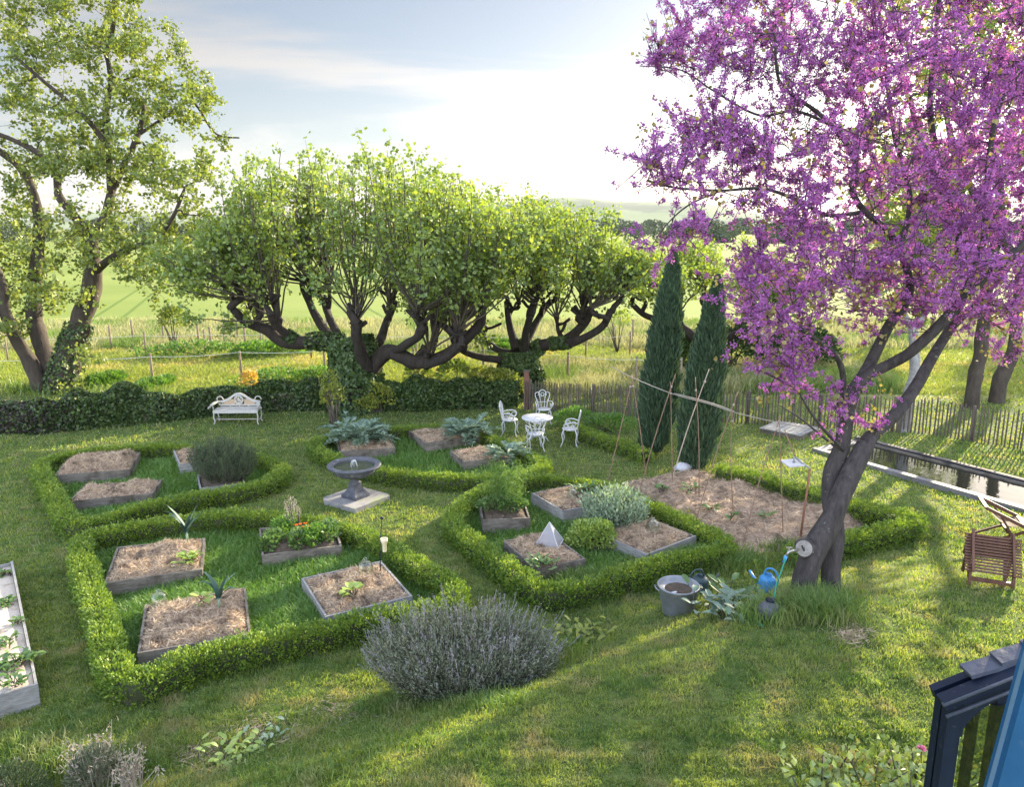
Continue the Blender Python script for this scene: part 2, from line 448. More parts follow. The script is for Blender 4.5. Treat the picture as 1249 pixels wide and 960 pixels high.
# tractor tramlines in the crop: pairs of narrow bare strips
xa = math_node('ADD', sx.outputs[0], math_node('MULTIPLY', sx.outputs[1], .36))
fr = math_node('FRACT', math_node('DIVIDE', xa, 17.0))
tl = math_node('MINIMUM', math_node('ABSOLUTE', math_node('SUBTRACT', fr, .45)), math_node('ABSOLUTE', math_node('SUBTRACT', fr, .56)))
crop = mixc(ramp(tl, .012, .005), crop, (.10, .15, .03))
yy = math_node('ADD', sx.outputs[1], math_node('MULTIPLY', math_node('SUBTRACT', noise(.3), .5), 6.0))
far = mixc(ramp(math_node('ADD', sx.outputs[1], math_node('MULTIPLY', sx.outputs[0], .05)), 47.5, 48.5), field, crop)
far = mixc(ramp(math_node('ADD', sx.outputs[1], math_node('MULTIPLY', noise(.004), 300.0)), 620, 700), far, (.17, .19, .06))
base = mixc(ramp(yy, 24.5, 26.5), lawn, far)
nt.links.new(base, p.inputs['Base Color'])
bp = N(nt, 'ShaderNodeBump'); bp.inputs['Strength'].default_value = .5; bp.inputs['Distance'].default_value = .04
nt.links.new(noise(22, 6, .7), bp.inputs['Height']); nt.links.new(bp.outputs[0], p.inputs['Normal'])
nt.links.new(p.outputs[0], out.inputs[0])
solo('ground', ground, m, (0, 0, 0), kind='structure')

# ------------------------------------------------------------------ grass
M = {}
M['lawn'] = leafmat('lawn_blades', (.06, .145, .03), (.27, .34, .09), trans=.5, gloss=.03, tint=(1.6, 1.35, .5), patch=(.33, .31, .17), pscale=2.1, plo=.53, phi=.74)
M['lush'] = leafmat('lush_blades', (.07, .17, .03), (.15, .27, .05), trans=.4, gloss=.04, tint=(1.2, 1.2, .4))
M['rough'] = leafmat('rough_blades', (.05, .12, .022), (.19, .28, .06), trans=.4, gloss=.04, tint=(1.2, 1.2, .45), patch=(.27, .28, .12), pscale=1.9, plo=.5, phi=.7)
M['hay'] = leafmat('hay_blades', (.26, .29, .12), (.44, .42, .24), trans=.35, gloss=.02, tint=(1.1, 1.05, .8), patch=(.16, .25, .06), pscale=.28, plo=.5, phi=.6)
M['paddock'] = leafmat('paddock_blades', (.19, .26, .05), (.32, .35, .09), trans=.4, gloss=.02, tint=(1.1, 1.1, .5), patch=(.40, .36, .13), pscale=.4, plo=.52, phi=.64)

def scatter(n, x0, x1, y0, y1, seed):
    r = np.random.default_rng(seed)
    px = r.uniform(x0, x1, n); py = r.uniform(y0, y1, n)
    return G(px, py), r
P, r = scatter(520000, -140, 1390, 470, 1075, 1)
# the same lawn carried on beyond the edges of the picture, underfoot and to the sides
E = np.concatenate([np.stack([r.uniform(-10, 13, 420000), r.uniform(-1.5, 13, 420000)], -1), np.stack([r.uniform(6, 20, 160000), r.uniform(6, 24, 160000)], -1)]); E = np.c_[E, gz(E[:, 0], E[:, 1])]
rel = E - CAMP; dep_ = rel @ FW; dq = np.maximum(dep_, .3)
ex_ = CX + FPX * (rel @ RT) / dq; ey_ = CY - FPX * (rel @ UP) / dq
E = E[(dep_ < .3) | (ex_ < -140) | (ex_ > 1390) | (ey_ > 1075)]
P = np.concatenate([P, E])
x, y = P[:, 0], P[:, 1]
keep = (y < 25.5) & ~inpoly(x, y, POOL) & ~inpoly(x, y, PLOT)
inside = np.zeros(len(x), bool)
for k in LOOPW: inside |= inpoly(x, y, LOOPW[k])
d = np.hypot(x, y)
q = keep & ~inside
Pl = P[q]; dd = d[q]
h = r.uniform(.024, .066, len(Pl)) * (1 + .35 * wob(Pl, 2.2, 3)) * (1 + .012 * dd)
h *= np.clip(1 + .65 * wob(Pl, 7.5, 6) + .45 * wob(Pl, 19, 4), .3, 2.2)
rn = np.clip(.5 + .33 * wob(Pl, 3.1, 7) + .25 * wob(Pl, 9.0, 8) + r.normal(size=len(Pl)) * .3, 0, 1)
solo('lawn_grass', Geo().blades(Pl, h, np.maximum(.008, dd * .00095), r.uniform(.3, 1.0, len(Pl)), 0, rn, r=r), M['lawn'], (0, 0, 0), 'short mown lawn around the hedged beds and up the bank', 'grass', kind='stuff')
q = keep & inside
Pl = np.repeat(P[q], 2, 0); Pl[:, :2] += r.normal(size=(len(Pl), 2)) * .05; dd = np.hypot(Pl[:, 0], Pl[:, 1])
h = r.uniform(.07, .2, len(Pl)) * (1 + .5 * wob(Pl, 1.6, 5))
solo('lush_grass', Geo().blades(Pl, h, np.maximum(.008, dd * .0010), r.uniform(.3, .9, len(Pl)), r=r), M['lush'], (0, 0, 0), 'longer lush green grass between the raised beds inside the hedges', 'grass', kind='stuff')

# rough long grass: the bank above the near middle hedge, around the tree foot, around the lavender, bottom left
geo = Geo()
r = np.random.default_rng(5)
for (px, py, sx_, sy_, n, hh) in [(760, 712, 60, 9, 2600, .30), (700, 728, 26, 10, 900, .3), (860, 690, 60, 10, 1800, .34), (900, 690, 26, 10, 900, .34), (985, 745, 40, 14, 3600, .34), (1010, 752, 24, 9, 1500, .3), (930, 752, 30, 9, 1300, .28),
                                  (560, 858, 75, 9, 2200, .16), (470, 866, 30, 10, 700, .16), (450, 900, 75, 22, 1500, .11), (690, 790, 22, 16, 800, .24), (330, 945, 110, 20, 1800, .13), (60, 930, 60, 22, 1400, .25), (160, 935, 40, 14, 900, .2),
                                  (960, 668, 30, 5, 500, .2), (30, 478, 60, 5, 700, .5), (150, 480, 60, 4, 500, .4)]:
    P = G(r.normal(px, sx_ * .6, n), r.normal(py, sy_ * .6, n))
    dd = np.hypot(P[:, 0], P[:, 1])
    geo.blades(P, hh * r.uniform(.4, 1.1, n), np.maximum(.008, dd * .001), r.uniform(.2, .9, n), r=r)
solo('long_grass', geo, M['rough'], (0, 0, 0), 'uncut long grass on the bank and round the foot of the purple tree', 'grass', kind='stuff')

# hay grass and paddock beyond the fences
P, r = scatter(170000, -180, 1430, 384, 482, 9)
x, y = P[:, 0], P[:, 1]
nz = wob(P, .17, 2) + .5 * wob(P, .5, 4)
tall = ((y > 36) & (y < 47)) | ((x > -1.2) & (x < 14) & (y > 25.5) & (y < 33 + 2 * nz))
tall &= (nz > -.55)
keep = (y > 24.8) & (y < 48.5)
q = keep & tall
dd = y[q]
solo('hay_meadow_grass', Geo().blades(P[q], r.uniform(.28, .6, q.sum()) * (1 + .3 * nz[q]), dd * .0011, r.uniform(.2, .8, q.sum()), r=r), M['hay'], (0, 0, 0), 'tall pale seeding grass in the meadow beyond the fence', 'grass', kind='stuff')
q = keep & ~tall
dd = y[q]
solo('paddock_grass', Geo().blades(P[q], r.uniform(.08, .2, q.sum()), dd * .0011, r.uniform(.3, 1, q.sum()), r=r), M['paddock'], (0, 0, 0), 'short sunlit yellow green paddock grass beyond the ivy wall', 'grass', kind='stuff')

# ------------------------------------------------------------------ distance: hills and woods
M['hill'] = solid('hill', (.10, .15, .06), (.16, .19, .08), scale=.006, rough=1, c3=(.05, .075, .04), c3scale=.004, c3lo=.45, c3hi=.55)
hx = np.linspace(-3800, 3900, 160); hy = np.linspace(2300, 4200, 40)
def hz(X, Y):
    t = np.clip((Y - 2300) / 700, 0, 1)
    ridge = 75 + 28 * np.sin(X / 620 + 1) + 22 * np.sin(X / 270 + .5) + 9 * np.sin(X / 90)
    ridge = ridge * np.where(X > 900, .8, 1)
    return ridge * t * t * (3 - 2 * t) * (1 - .3 * np.clip((Y - 3300) / 900, 0, 1)) - 3
solo('hills', Geo().sheet(hx, hy, hz), M['hill'], (0, 0, 0), kind='structure')
M['wood'] = leafmat('far_wood', (.035, .06, .028), (.07, .10, .04), trans=.15)
geo = Geo(); r = np.random.default_rng(31)
for y0, x0, x1, n, hh in ((330, -260, 300, 110, 8), (520, -420, 150, 120, 11), (640, 40, 560, 120, 12)):
    cx = r.uniform(x0, x1, n); cyy = y0 + r.normal(size=n) * 9 + 10 * np.sin(cx / 50)
    sz = hh * r.uniform(.55, 1.1, n)
    for a, b, s in zip(cx, cyy, sz):
        u = rdir(r, 230); rad = r.uniform(.6, 1, 230)[:, None] ** .4
        C = np.array([a, b, s * .5 + float(gz(a, b))]) + u * rad * np.array([s * .55, s * .55, s * .52])
        geo.leaves(C, rdir(r, 230), s * .17, .8, r=r)
solo('far_woods', geo, M['wood'], (0, 0, 0), 'dark blue green line of woods at the far edge of the fields', 'woodland', kind='stuff')

# evening air between the garden and the hills
if HAZE:
    m, nt, out = _nt('evening_air')
    pv = N(nt, 'ShaderNodeVolumePrincipled'); pv.inputs['Color'].default_value = (.86, .90, 1, 1); pv.inputs['Density'].default_value = HAZE; pv.inputs['Anisotropy'].default_value = 0
    nt.links.new(pv.outputs[0], out.inputs['Volume'])
    solo('haze', Geo().box((0, 2120, 92), (8900, 4560, 200)), m, (0, 2120, 92), 'faint blue evening air over the fields and hills', 'haze', kind='stuff')
# ------------------------------------------------------------------ vegetation materials
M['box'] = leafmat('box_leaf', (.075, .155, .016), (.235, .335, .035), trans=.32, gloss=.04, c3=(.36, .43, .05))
M['box_wood'] = solid('box_twigs', (.025, .035, .012), (.045, .05, .02), scale=12)
M['lime'] = leafmat('lime_leaf', (.135, .22, .05), (.245, .335, .075), trans=.48, gloss=.05, tint=(1.35, 1.2, .35), c3=(.33, .38, .08))
M['maple'] = leafmat('maple_leaf', (.115, .18, .04), (.22, .275, .055), trans=.45, gloss=.04, tint=(1.3, 1.15, .4), c3=(.33, .38, .08))
M['ivy'] = leafmat('ivy_leaf', (.022, .055, .016), (.075, .125, .03), trans=.2, gloss=.035, c3=(.13, .17, .04))
M['thicket'] = leafmat('thicket_leaf', (.022, .022, .018), (.065, .055, .045), trans=.15, gloss=.04, c3=(.15, .13, .08))
M['sunny'] = leafmat('sunny_shrub_leaf', (.13, .19, .03), (.34, .37, .06), trans=.45, gloss=.04)
M['cypress'] = leafmat('cypress_spray', (.035, .07, .04), (.075, .125, .065), trans=.15, gloss=.03)
M['bark'] = solid('dark_bark', (.012, .009, .008), (.042, .033, .028), scale=9, rough=.95, bump=1.0, bscale=12, stretch=(1, 1, .35))
M['bark2'] = solid('warm_bark', (.028, .021, .017), (.075, .06, .047), scale=7, rough=.95, bump=1.0, bscale=13, stretch=(1, 1, .3))
M['judas_bark'] = solid('grey_bark', (.022, .018, .019), (.068, .058, .058), scale=13, rough=.9, bump=1.0, bscale=30, stretch=(1, 1, .3), c3=(.17, .17, .16), c3scale=9, c3lo=.66, c3hi=.74)
M['twig'] = solid('twig', (.05, .042, .032), (.10, .085, .065), scale=5, rough=.9)
M['twig_dark'] = solid('dark_twig', (.025, .018, .02), (.06, .045, .045), scale=5, rough=.9)
M['flower'] = leafmat('judas_blossom', (.29, .085, .34), (.54, .22, .55), trans=.38, gloss=.02, tint=(1.2, .9, 1.0), c3=(.70, .32, .58), rough=.6)
M['judas_leaf'] = leafmat('judas_leaf', (.20, .18, .05), (.36, .30, .09), trans=.4, gloss=.05)

# ------------------------------------------------------------------ box hedges
def hedge_geo(path, closed, w, h, dens, r, leaf=.038, base=0.0, dip=None):
    n = max(int(len(path) * 14), 40)
    C = smoothpath(np.c_[path, np.zeros(len(path))], n, closed)[:, :2]
    T = np.roll(C, -1, 0) - np.roll(C, 1, 0)
    if not closed: T[0] = C[1] - C[0]; T[-1] = C[-1] - C[-2]
    T = nrm(T); S = np.stack([T[:, 1], -T[:, 0]], -1)
    seg = np.linalg.norm(np.roll(C, -1, 0) - C, axis=1)
    if not closed: seg[-1] = 0
    cum = np.concatenate([[0], np.cumsum(seg)]); Lt = cum[-1]
    geo = Geo()
    # woody dark inside
    core = []
    prof = np.array([[-.28, .02], [-.31, .5], [-.25, .74], [0, .78], [.25, .74], [.31, .5], [.28, .02]])
    for k in range(len(C)):
        z0 = float(gz(C[k, 0], C[k, 1]))
        core.append(np.c_[C[k] + S[k] * (prof[:, :1] * w), z0 + prof[:, 1] * h])
    core = np.array(core); m = len(prof); nn = len(C)
    i = (np.arange(nn) if closed else np.arange(3, nn - 4))[:, None]; j = np.arange(m - 1)[None]
    F = np.stack([i * m + j, i * m + j + 1, ((i + 1) % nn) * m + j + 1, ((i + 1) % nn) * m + j], -1).reshape(-1, 4)
    geo.add(core, F, 1)
    # leaves over a lumpy clipped surface
    per = 2 * h + w; sp_n = 6; nsp = int(Lt * per * dens * 1.9 / sp_n); cnt = nsp * sp_n
    # sprigs spread evenly over sides and top; each carries a handful of leaves
    s = r.uniform(0, Lt, nsp); k = np.clip(np.searchsorted(cum, s) - 1, 0, nn - 1)
    f = ((s - cum[k]) / np.maximum(seg[k], 1e-6))[:, None]
    k2 = (k + 1) % nn
    c = C[k] * (1 - f) + C[k2] * f; sd_ = nrm(S[k] * (1 - f) + S[k2] * f); td = nrm(T[k])
    q = r.uniform(0, per, nsp)
    ex = np.where(q < h, -1, np.where(q > h + w, 1, (q - h) / w * 2 - 1)); ez = np.where(q < h, q / h, np.where(q > h + w, (per - q) / h, 1))
    rx_ = np.where(np.abs(ex) == 1, np.clip((ez - .72) / .28, 0, 1) ** 2 * .16, 0); rz_ = np.where(ez == 1, np.clip((np.abs(ex) - .55) / .45, 0, 1) ** 2 * .14, 0)
    P = np.stack([c[:, 0] + sd_[:, 0] * ex * (1 - rx_) * w * .5, c[:, 1] + sd_[:, 1] * ex * (1 - rx_) * w * .5, h * (ez - rz_)], -1)
    side = (ez < 1)
    outw = nrm(np.stack([sd_[:, 0] * ex, sd_[:, 1] * ex, np.where(side, np.clip((ez - .5) * .8, 0, 1), 1.0)], -1))
    lump = .03 * wob(P, 2.4, 12) + .03 * wob(P, 5, 1) + .028 * wob(P, 14, 2)
    P = P + outw * (lump + r.normal(size=nsp) * .017 - r.exponential(.03, nsp))[:, None]
    P = (P[:, None] + r.normal(size=(nsp, sp_n, 3)) * .019).reshape(-1, 3)
    outw = np.repeat(outw, sp_n, 0); s = np.repeat(s, sp_n); td = np.repeat(td, sp_n, 0)
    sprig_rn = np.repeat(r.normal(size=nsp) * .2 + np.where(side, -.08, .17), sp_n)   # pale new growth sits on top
    if not closed:
        end = np.minimum(s, Lt - s)[:, None]
        P[:, :2] += td * 0
        P[:, 2] *= np.clip(.55 + end[:, 0] / .25, 0, 1)
    P[:, 2] = np.maximum(P[:, 2], .015) + gz(P[:, 0], P[:, 1])
    D = nrm(outw + .9 * rdir(r, cnt) + np.array([0, 0, .5]))
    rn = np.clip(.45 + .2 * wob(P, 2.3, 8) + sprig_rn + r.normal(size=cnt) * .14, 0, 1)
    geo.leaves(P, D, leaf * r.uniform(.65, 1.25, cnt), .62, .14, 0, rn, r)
    return geo, np.array([C[:, 0].mean(), C[:, 1].mean(), 0])

r = np.random.default_rng(11)
HED = [('near_left', 'closed box hedge round the nearest left four raised beds, sharp corner towards the viewer', 2300, .36, .36),
       ('far_left', 'closed box hedge round the rosemary bush and beds below the white bench', 2100, .36, .34),
       ('far_middle', 'oval box hedge behind the stone fountain, round the silver artichokes', 2000, .35, .33),
       ('near_middle', 'closed box hedge round the four beds with the white net pyramid', 2300, .35, .35)]
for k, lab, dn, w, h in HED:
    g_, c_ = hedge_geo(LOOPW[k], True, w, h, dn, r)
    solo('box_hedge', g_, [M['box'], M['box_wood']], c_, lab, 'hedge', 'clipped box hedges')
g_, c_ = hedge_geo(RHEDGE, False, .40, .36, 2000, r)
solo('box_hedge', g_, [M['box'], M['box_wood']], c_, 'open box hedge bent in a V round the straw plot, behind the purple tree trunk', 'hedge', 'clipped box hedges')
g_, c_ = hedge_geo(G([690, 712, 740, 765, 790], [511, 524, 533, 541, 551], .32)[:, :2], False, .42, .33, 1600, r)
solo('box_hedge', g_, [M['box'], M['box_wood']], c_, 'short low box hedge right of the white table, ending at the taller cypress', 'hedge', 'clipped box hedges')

# ------------------------------------------------------------------ loose shrubs
def clump_leaves(geo, c, rad, n, leaf, r, mat=0, ratio=.6, lump=.25, f=1.6, up=.4, shell=.35):
    u = rdir(r, n); u[:, 2] = np.where(u[:, 2] < -.35, -u[:, 2], u[:, 2])
    q = 1 - shell * r.random(n) ** 1.6
    P = u * np.asarray(rad)
    q = q * (1 + lump * wob(P + np.asarray(c), f / max(np.mean(rad), .2) * 1.3, 3))
    P = np.asarray(c) + P * q[:, None]
    D = nrm(u + .8 * rdir(r, n) + np.array([0, 0, up]))
    geo.leaves(P, D, leaf * r.uniform(.6, 1.3, n), ratio, .12, mat, None, r)

def shrub(name, blobs, mat, leaf, label, cat, n=2600, ratio=.6, group=None, stems=True, up=.4, lump=.25, stem_mat=None):
    """blobs: (x, y, z, rx, ry, rz) in world"""
    b0 = blobs[0]
    base = np.array([b0[0], b0[1], float(gz(b0[0], b0[1]))])
    t = thing(name, base, label, cat, group)
    g_ = Geo(); s_ = Geo(); rr = np.random.default_rng(abs(hash(label)) % 99991 if False else sum(map(ord, label)))
    tot = sum(b[3] * b[5] for b in blobs)
    for b in blobs:
        clump_leaves(g_, b[:3], b[3:], int(n * b[3] * b[5] / tot), leaf, rr, 0, ratio, lump, up=up)
        for k in range(7):
            e = np.array(b[:3]) + rdir(rr, 1)[0] * np.array(b[3:]) * .75
            o = base + np.array([b[0] - b0[0], b[1] - b0[1], 0]) * .6 + rr.normal(size=3) * [.06, .06, 0]
            mid = (o * .5 + e * .5) + [0, 0, .1 * b[5]]
            s_.tube(smoothpath([o, mid, e], 6), np.linspace(.022, .006, 6) * (1 + b[5]), 5)
    part('foliage', g_, mat, t)
    part('stem', s_, stem_mat or M['twig'], t)
    return t

# ivy-grown boundary wall and its hedge
def ivy_wall(pts, h, w, label, n, mats, seed):
    r = np.random.default_rng(seed)
    P = smoothpath(pts, 60); ln = np.linalg.norm(np.diff(P[:, :2], axis=0), axis=1).sum()
    t = thing('ivy_wall', P[30], label, 'wall')
    g1 = Geo()
    for k in range(len(P) - 1):
        g1.beam(P[k] + [0, 0, h * .31], P[k + 1] + [0, 0, h * .31], w * .5, h * .62)
    part('stonework', g1, M['stone'], t)
    g_ = Geo()
    u = r.uniform(0, 59, n); k = u.astype(int); f = (u - k)[:, None]
    C = P[k] * (1 - f) + P[np.minimum(k + 1, 59)] * f
    a = np.where(r.random(n) < .7, r.uniform(-.1, 1.7, n), r.uniform(1.4, math.pi, n))
    hh = h * (1 + .16 * wob(C, .9, 2) + .1 * wob(C, 2.7, 5))
    Q = C + np.stack([0 * a, -np.cos(a) * w * .62 * (1 + .3 * wob(C, 2.1, 7)), np.where(a < .9, r.random(n) * .85 * hh, np.clip(np.sin(a), 0, 1) ** .5 * hh * .95) + .03], -1)
    out_ = np.stack([0 * a, -np.cos(a), np.sin(a) + .2], -1)
    Q = Q + out_ * (.16 * wob(Q, 3.1, 4) - r.exponential(.07, n))[:, None]
    D = nrm(out_ * .5 + rdir(r, n) + [0, -.1, -.35])
    dead = wob(Q, .55, 9) + r.normal(size=n) * .35 > .55
    g_.leaves(Q[~dead], D[~dead], .105 * r.uniform(.6, 1.3, (~dead).sum()), .8, .1, 0, None, r)
    g_.leaves(Q[dead], D[dead], .085 * r.uniform(.6, 1.3, dead.sum()), .6, .1, 1, None, r)
    part('ivy', g_, mats, t)
    return t
M['stone'] = solid('wall_stone', (.16, .14, .12), (.30, .27, .23), scale=6, rough=.95, bump=.8, bscale=9)
ivy_wall(G([-60, 40, 120, 200, 290, 400], [527, 525, 520, 512, 503, 497]), .92, .75, 'long low ivy covered wall running behind the white bench on the left', 42000, [M['ivy'], M['thicket']], 3)
ivy_wall(G([452, 500, 560, 600, 632], [499, 499, 496, 494, 494]), .9, .8, 'shorter ivy covered wall between the two big pollard trunks', 22000, [M['ivy'], M['thicket']], 4)

def at(px, py, dz=0):
    return G(px, py, dz)
b = at(463, 503); shrub('garden_shrub', [(b[0], b[1], .45, .5, .4, .5), (b[0] - 1.55, b[1] + .1, .45, .35, .3, .5), (b[0] - .35, b[1] - .2, .3, .4, .3, .3)], M['sunny'], .11, 'yellow green shrub at the foot of the largest pollard trunk', 'shrub', 1700)
b = at(603, 492); shrub('garden_shrub', [(b[0], b[1], .6, .7, .5, .65), (b[0] + .6, b[1], .5, .45, .4, .5), (b[0] - .5, b[1], .85, .4, .4, .45)], M['sunny'], .11, 'yellow green shrub left of the picket fence end', 'shrub', 1500)
b = at(556, 490); shrub('garden_shrub', [(b[0], b[1], .8, .6, .5, .75), (b[0] - 1.2, b[1], .85, .55, .5, .7)], M['lime'], .11, 'round green shrub growing over the shorter ivy wall', 'shrub', 2200)
b = at(303, 503); shrub('rose_bush', [(b[0], b[1] + .3, .95, .32, .3, .35)], leafmat('orange_leaf', (.45, .30, .05), (.62, .42, .08), trans=.4), .09, 'orange yellow shrub top glowing just behind the white bench', 'shrub', 350)
b = at(408, 520); shrub('rose_bush', [(b[0], b[1], .85, .35, .3, .5), (b[0] - .1, b[1], 1.25, .3, .25, .4)], M['sunny'], .09, 'slim light green rose bush at the back corner of the oval hedge', 'shrub', 500)
b = at(745, 533); shrub('border_plant', [(b[0], b[1] + .5, .25, .8, .5, .3), (b[0] - .9, b[1] + 1.1, .25, .7, .5, .35)], M['lush'], .12, 'low leafy border plants between the short hedge and the picket fence', 'border plant', 1600, .3)
for px, py, rx, rz, lab in [(880, 457, 1.7, 1.0, 'dark round bush just beyond the fence, between the two cypresses'), (828, 452, 1.1, .75, 'dark rounded bush directly left of the shorter cypress'), (975, 452, 1.5, .9, 'dark bush beyond the fence behind the purple tree, left of its trunk')]:
    b = W(px, py, 31); z = max(b[2], .2)
    shrub('dark_bush', [(b[0], b[1], rz * .9, rx, 1.2, rz), (b[0] + rx * .5, b[1] + .4, rz * .8, rx * .6, 1, rz * .85)], M['ivy'], .13, lab, 'bush', 4200, .7)
for px, py, d_, lab in [(650, 468, 27.5, None)]: pass
for px, py, rx, rz, lab in [(360, 470, 2.3, .42, 'long low green bramble clump in the paddock left of the largest pollard'), (122, 472, .5, .35, 'small bramble tuft by a stump in the paddock'), (182, 473, .5, .25, 'tiny nettle tuft at the foot of a paddock post')]:
    b = at(px, py); shrub('bramble', [(b[0], b[1], rz * .4, rx, .8, rz), (b[0] + rx * .4, b[1] + .5, rz * .5, rx * .7, .8, rz)], M['lush'], .12, lab, 'bramble', 2400, .6)
for px, py, rx, rz, lab in [(255, 437, 3.2, .5, 'bramble bank in the hay meadow seen past the bench'), (330, 432, 1.8, .45, 'second bramble patch in the hay meadow behind the far fence'), (612, 428, .6, .4, 'round bramble between the second and third pollards')]:
    b = at(px, py); shrub('bramble', [(b[0], b[1], rz * .4, rx, .9, rz)], M['lush'], .15, lab, 'bramble', 1500, .6)
b = at(212, 424); shrub('sapling', [(b[0], b[1], 1.3, .55, .5, .75)], M['maple'], .17, 'small yellow green sapling standing in the hay meadow', 'sapling', 500)
b = at(752, 430); shrub('sapling', [(b[0], b[1], 1.5, .7, .6, .5)], M['lime'], .15, 'thin young sapling in the meadow between pollard and cypress', 'sapling', 260)

# cypresses
def cypress(px0, py0, px1, py1, rad, label, seed):
    r = np.random.default_rng(seed)
    b = at(px0, py0); d_ = (b - CAMP) @ FW
    top = W(px1, py1, d_)
    t = thing('cypress_tree', b, label, 'tree', 'cypress trees')
    H = top - b; hgt = np.linalg.norm(H)
    g_ = Geo().tube([b, b + H * .5, b + H * .97], [.11, .06, .01], 8)
    part('trunk', g_, M['bark'], t)
    n = 17000
    u = r.random(n) ** .85
    prof = np.interp(u, [0, .04, .2, .5, .75, .92, 1], [.45, .75, 1, .88, .62, .3, .04])
    a = r.uniform(0, 2 * math.pi, n)
    ln = 1 + .07 * r.normal(size=n) + .2 * np.sin(a * 5 + 3 * u * 7) * np.sin(u * 40 + a) + .1 * wob(np.stack([np.cos(a), np.sin(a), u * 9], -1), 1.7, seed)
    q = (1 - .45 * r.random(n) ** 1.5) * ln
    P = b + H * (.02 + .98 * u)[:, None] + (np.stack([np.cos(a), np.sin(a), 0 * a], -1) * (rad * prof * q)[:, None])
    D = nrm(np.stack([np.cos(a) * .35, np.sin(a) * .35, 1 + 0 * a], -1) + .3 * rdir(r, n))
    g_ = Geo(); g_.leaves(P, D, r.uniform(.12, .24, n), .26, .1, 0, None, r)
    part('crown', g_, M['cypress'], t)
cypress(796, 553, 823, 307, .47, 'taller left cypress standing behind the bean canes', 2)
cypress(846, 572, 876, 338, .46, 'shorter right cypress standing at the corner of the straw plot', 5)

# ------------------------------------------------------------------ trees
def world_limb(pts, d0):
    """pts: (px, py, depth offset); a limb drawn where it stands in depth"""
    return np.array([W(a, b, d0 + c) for a, b, c in pts])

def limb_tubes(geo, limbs, n=10, noise=.16, seed=0):
    out_ = []
    for P, r0, r1 in limbs:
        k = max(len(P) * 7, 8)
        Q = smoothpath(P, k)
        rad = np.linspace(r0, r1, k)
        Q = Q + .12 * rad[:, None] * np.stack([wob(Q, 2.2, 1), wob(Q, 2.2, 2), wob(Q, 2.2, 3)], -1)
        geo.tube(Q, rad, n, noise=noise)
        out_.append((Q, rad))
    return out_

def grow(r, skel, targets, geo, lift=.25, r_scale=.035, min_r=.012, prefer=None, n=6):
    """join every target to the nearest wood with a bent, tapering branch"""
    S = np.concatenate([q for q, _ in skel]); RR = np.concatenate([a for _, a in skel])
    out_ = []
    T = np.asarray(targets, float)
    d0 = np.array([np.min(np.linalg.norm(S - t, axis=1)) for t in T])
    for k in np.argsort(d0):
        t = T[k]
        dv = np.linalg.norm(S - t, axis=1) * (1 + .35 * (S[:, 2] > t[2] + .3))
        j = int(np.argmin(dv)); p = S[j]; L = np.linalg.norm(t - p)
        if L < .05: continue
        c1 = p + (t - p) * .5 + np.array([0, 0, -lift * .5 * L]) + r.normal(size=3) * L * .10
        Q = smoothpath([p, c1, t], 8)
        Q[1:-1] += r.normal(size=(6, 3)) * L * .025
        a0 = min(RR[j] * .75, min_r + r_scale * L); rad = np.linspace(a0, min_r * .6, 8)
        geo.tube(Q, rad, n, caps=False)
        S = np.concatenate([S, Q[2:]]); RR = np.concatenate([RR, rad[2:]])
        out_.append(Q)
    return out_

def blob_targets(r, blobs, d0, per):
    """blobs: (px, py, rx, ry, depth offset, depth radius) -> points inside"""
    T = []
    for bx, by, rx, ry, dd, rd in blobs:
        n = max(2, int(per * rx * ry))
        u = rdir(r, n) * (r.random(n)[:, None] ** .4)
        T += [W(bx + a * rx, by + b_ * ry, d0 + dd + c * rd) for a, b_, c in u]
    return np.array(T)

def leafy(r, branches, leafgeo, twiggeo, twigs, tl, per, leaf, jit=.07, ratio=.75, up=.35, t0=.3, mat=0, droop=0.0, tw_r=.006):
    """side twigs on the outer part of each branch, with leaves round them"""
    A = []; B = []
    for Q in branches:
        t = r.uniform(t0, 1, twigs) ** .8 * (len(Q) - 1); i = np.minimum(t.astype(int), len(Q) - 2); f = (t - i)[:, None]
        p = Q[i] * (1 - f) + Q[i + 1] * f
        dr = nrm(nrm(Q[-1] - Q[0]) * .6 + rdir(r, twigs) + [0, 0, up])
        A.append(p); B.append(p + dr * tl * r.uniform(.4, 1.2, twigs)[:, None])
    A = np.concatenate(A); B = np.concatenate(B)
    twiggeo.sticks(A, B, tw_r, tw_r * .4, 3, 1 if False else 0)
    n = len(A)
    f = r.uniform(.25, 1.05, (n, per))[..., None]
    P = (A[:, None] * (1 - f) + B[:, None] * f + r.normal(size=(n, per, 3)) * jit).reshape(-1, 3)
    D = nrm(np.repeat(nrm(B - A), per, 0) * .5 + rdir(r, n * per) + [0, 0, -droop])
    leafgeo.leaves(P, D, leaf * r.uniform(.55, 1.25, n * per), ratio, .1, mat, np.clip(np.repeat(r.normal(.45, .18, n), per) + r.normal(size=n * per) * .2, 0, 1), r)

def ivy_on(geo, Q, rad, n, r, leaf=.12):
    t = r.random(n) * (len(Q) - 1); i = np.minimum(t.astype(int), len(Q) - 2); f = (t - i)[:, None]
    c = Q[i] * (1 - f) + Q[i + 1] * f; rr = rad[i] * (1 - f[:, 0]) + rad[i + 1] * f[:, 0]
    T = nrm(Q[i + 1] - Q[i]); u = rdir(r, n); u = nrm(u - T * (u * T).sum(1, keepdims=True))
    P = c + u * (rr * (1.0 + .25 * r.random(n) + .22 * wob(c + u, 2.3, 5)) + .02)[:, None]
    geo.leaves(P, nrm(u * .6 + rdir(r, n) + [0, 0, -.5]), leaf * r.uniform(.6, 1.3, n), .8, .1, 0, None, r, normal=u)

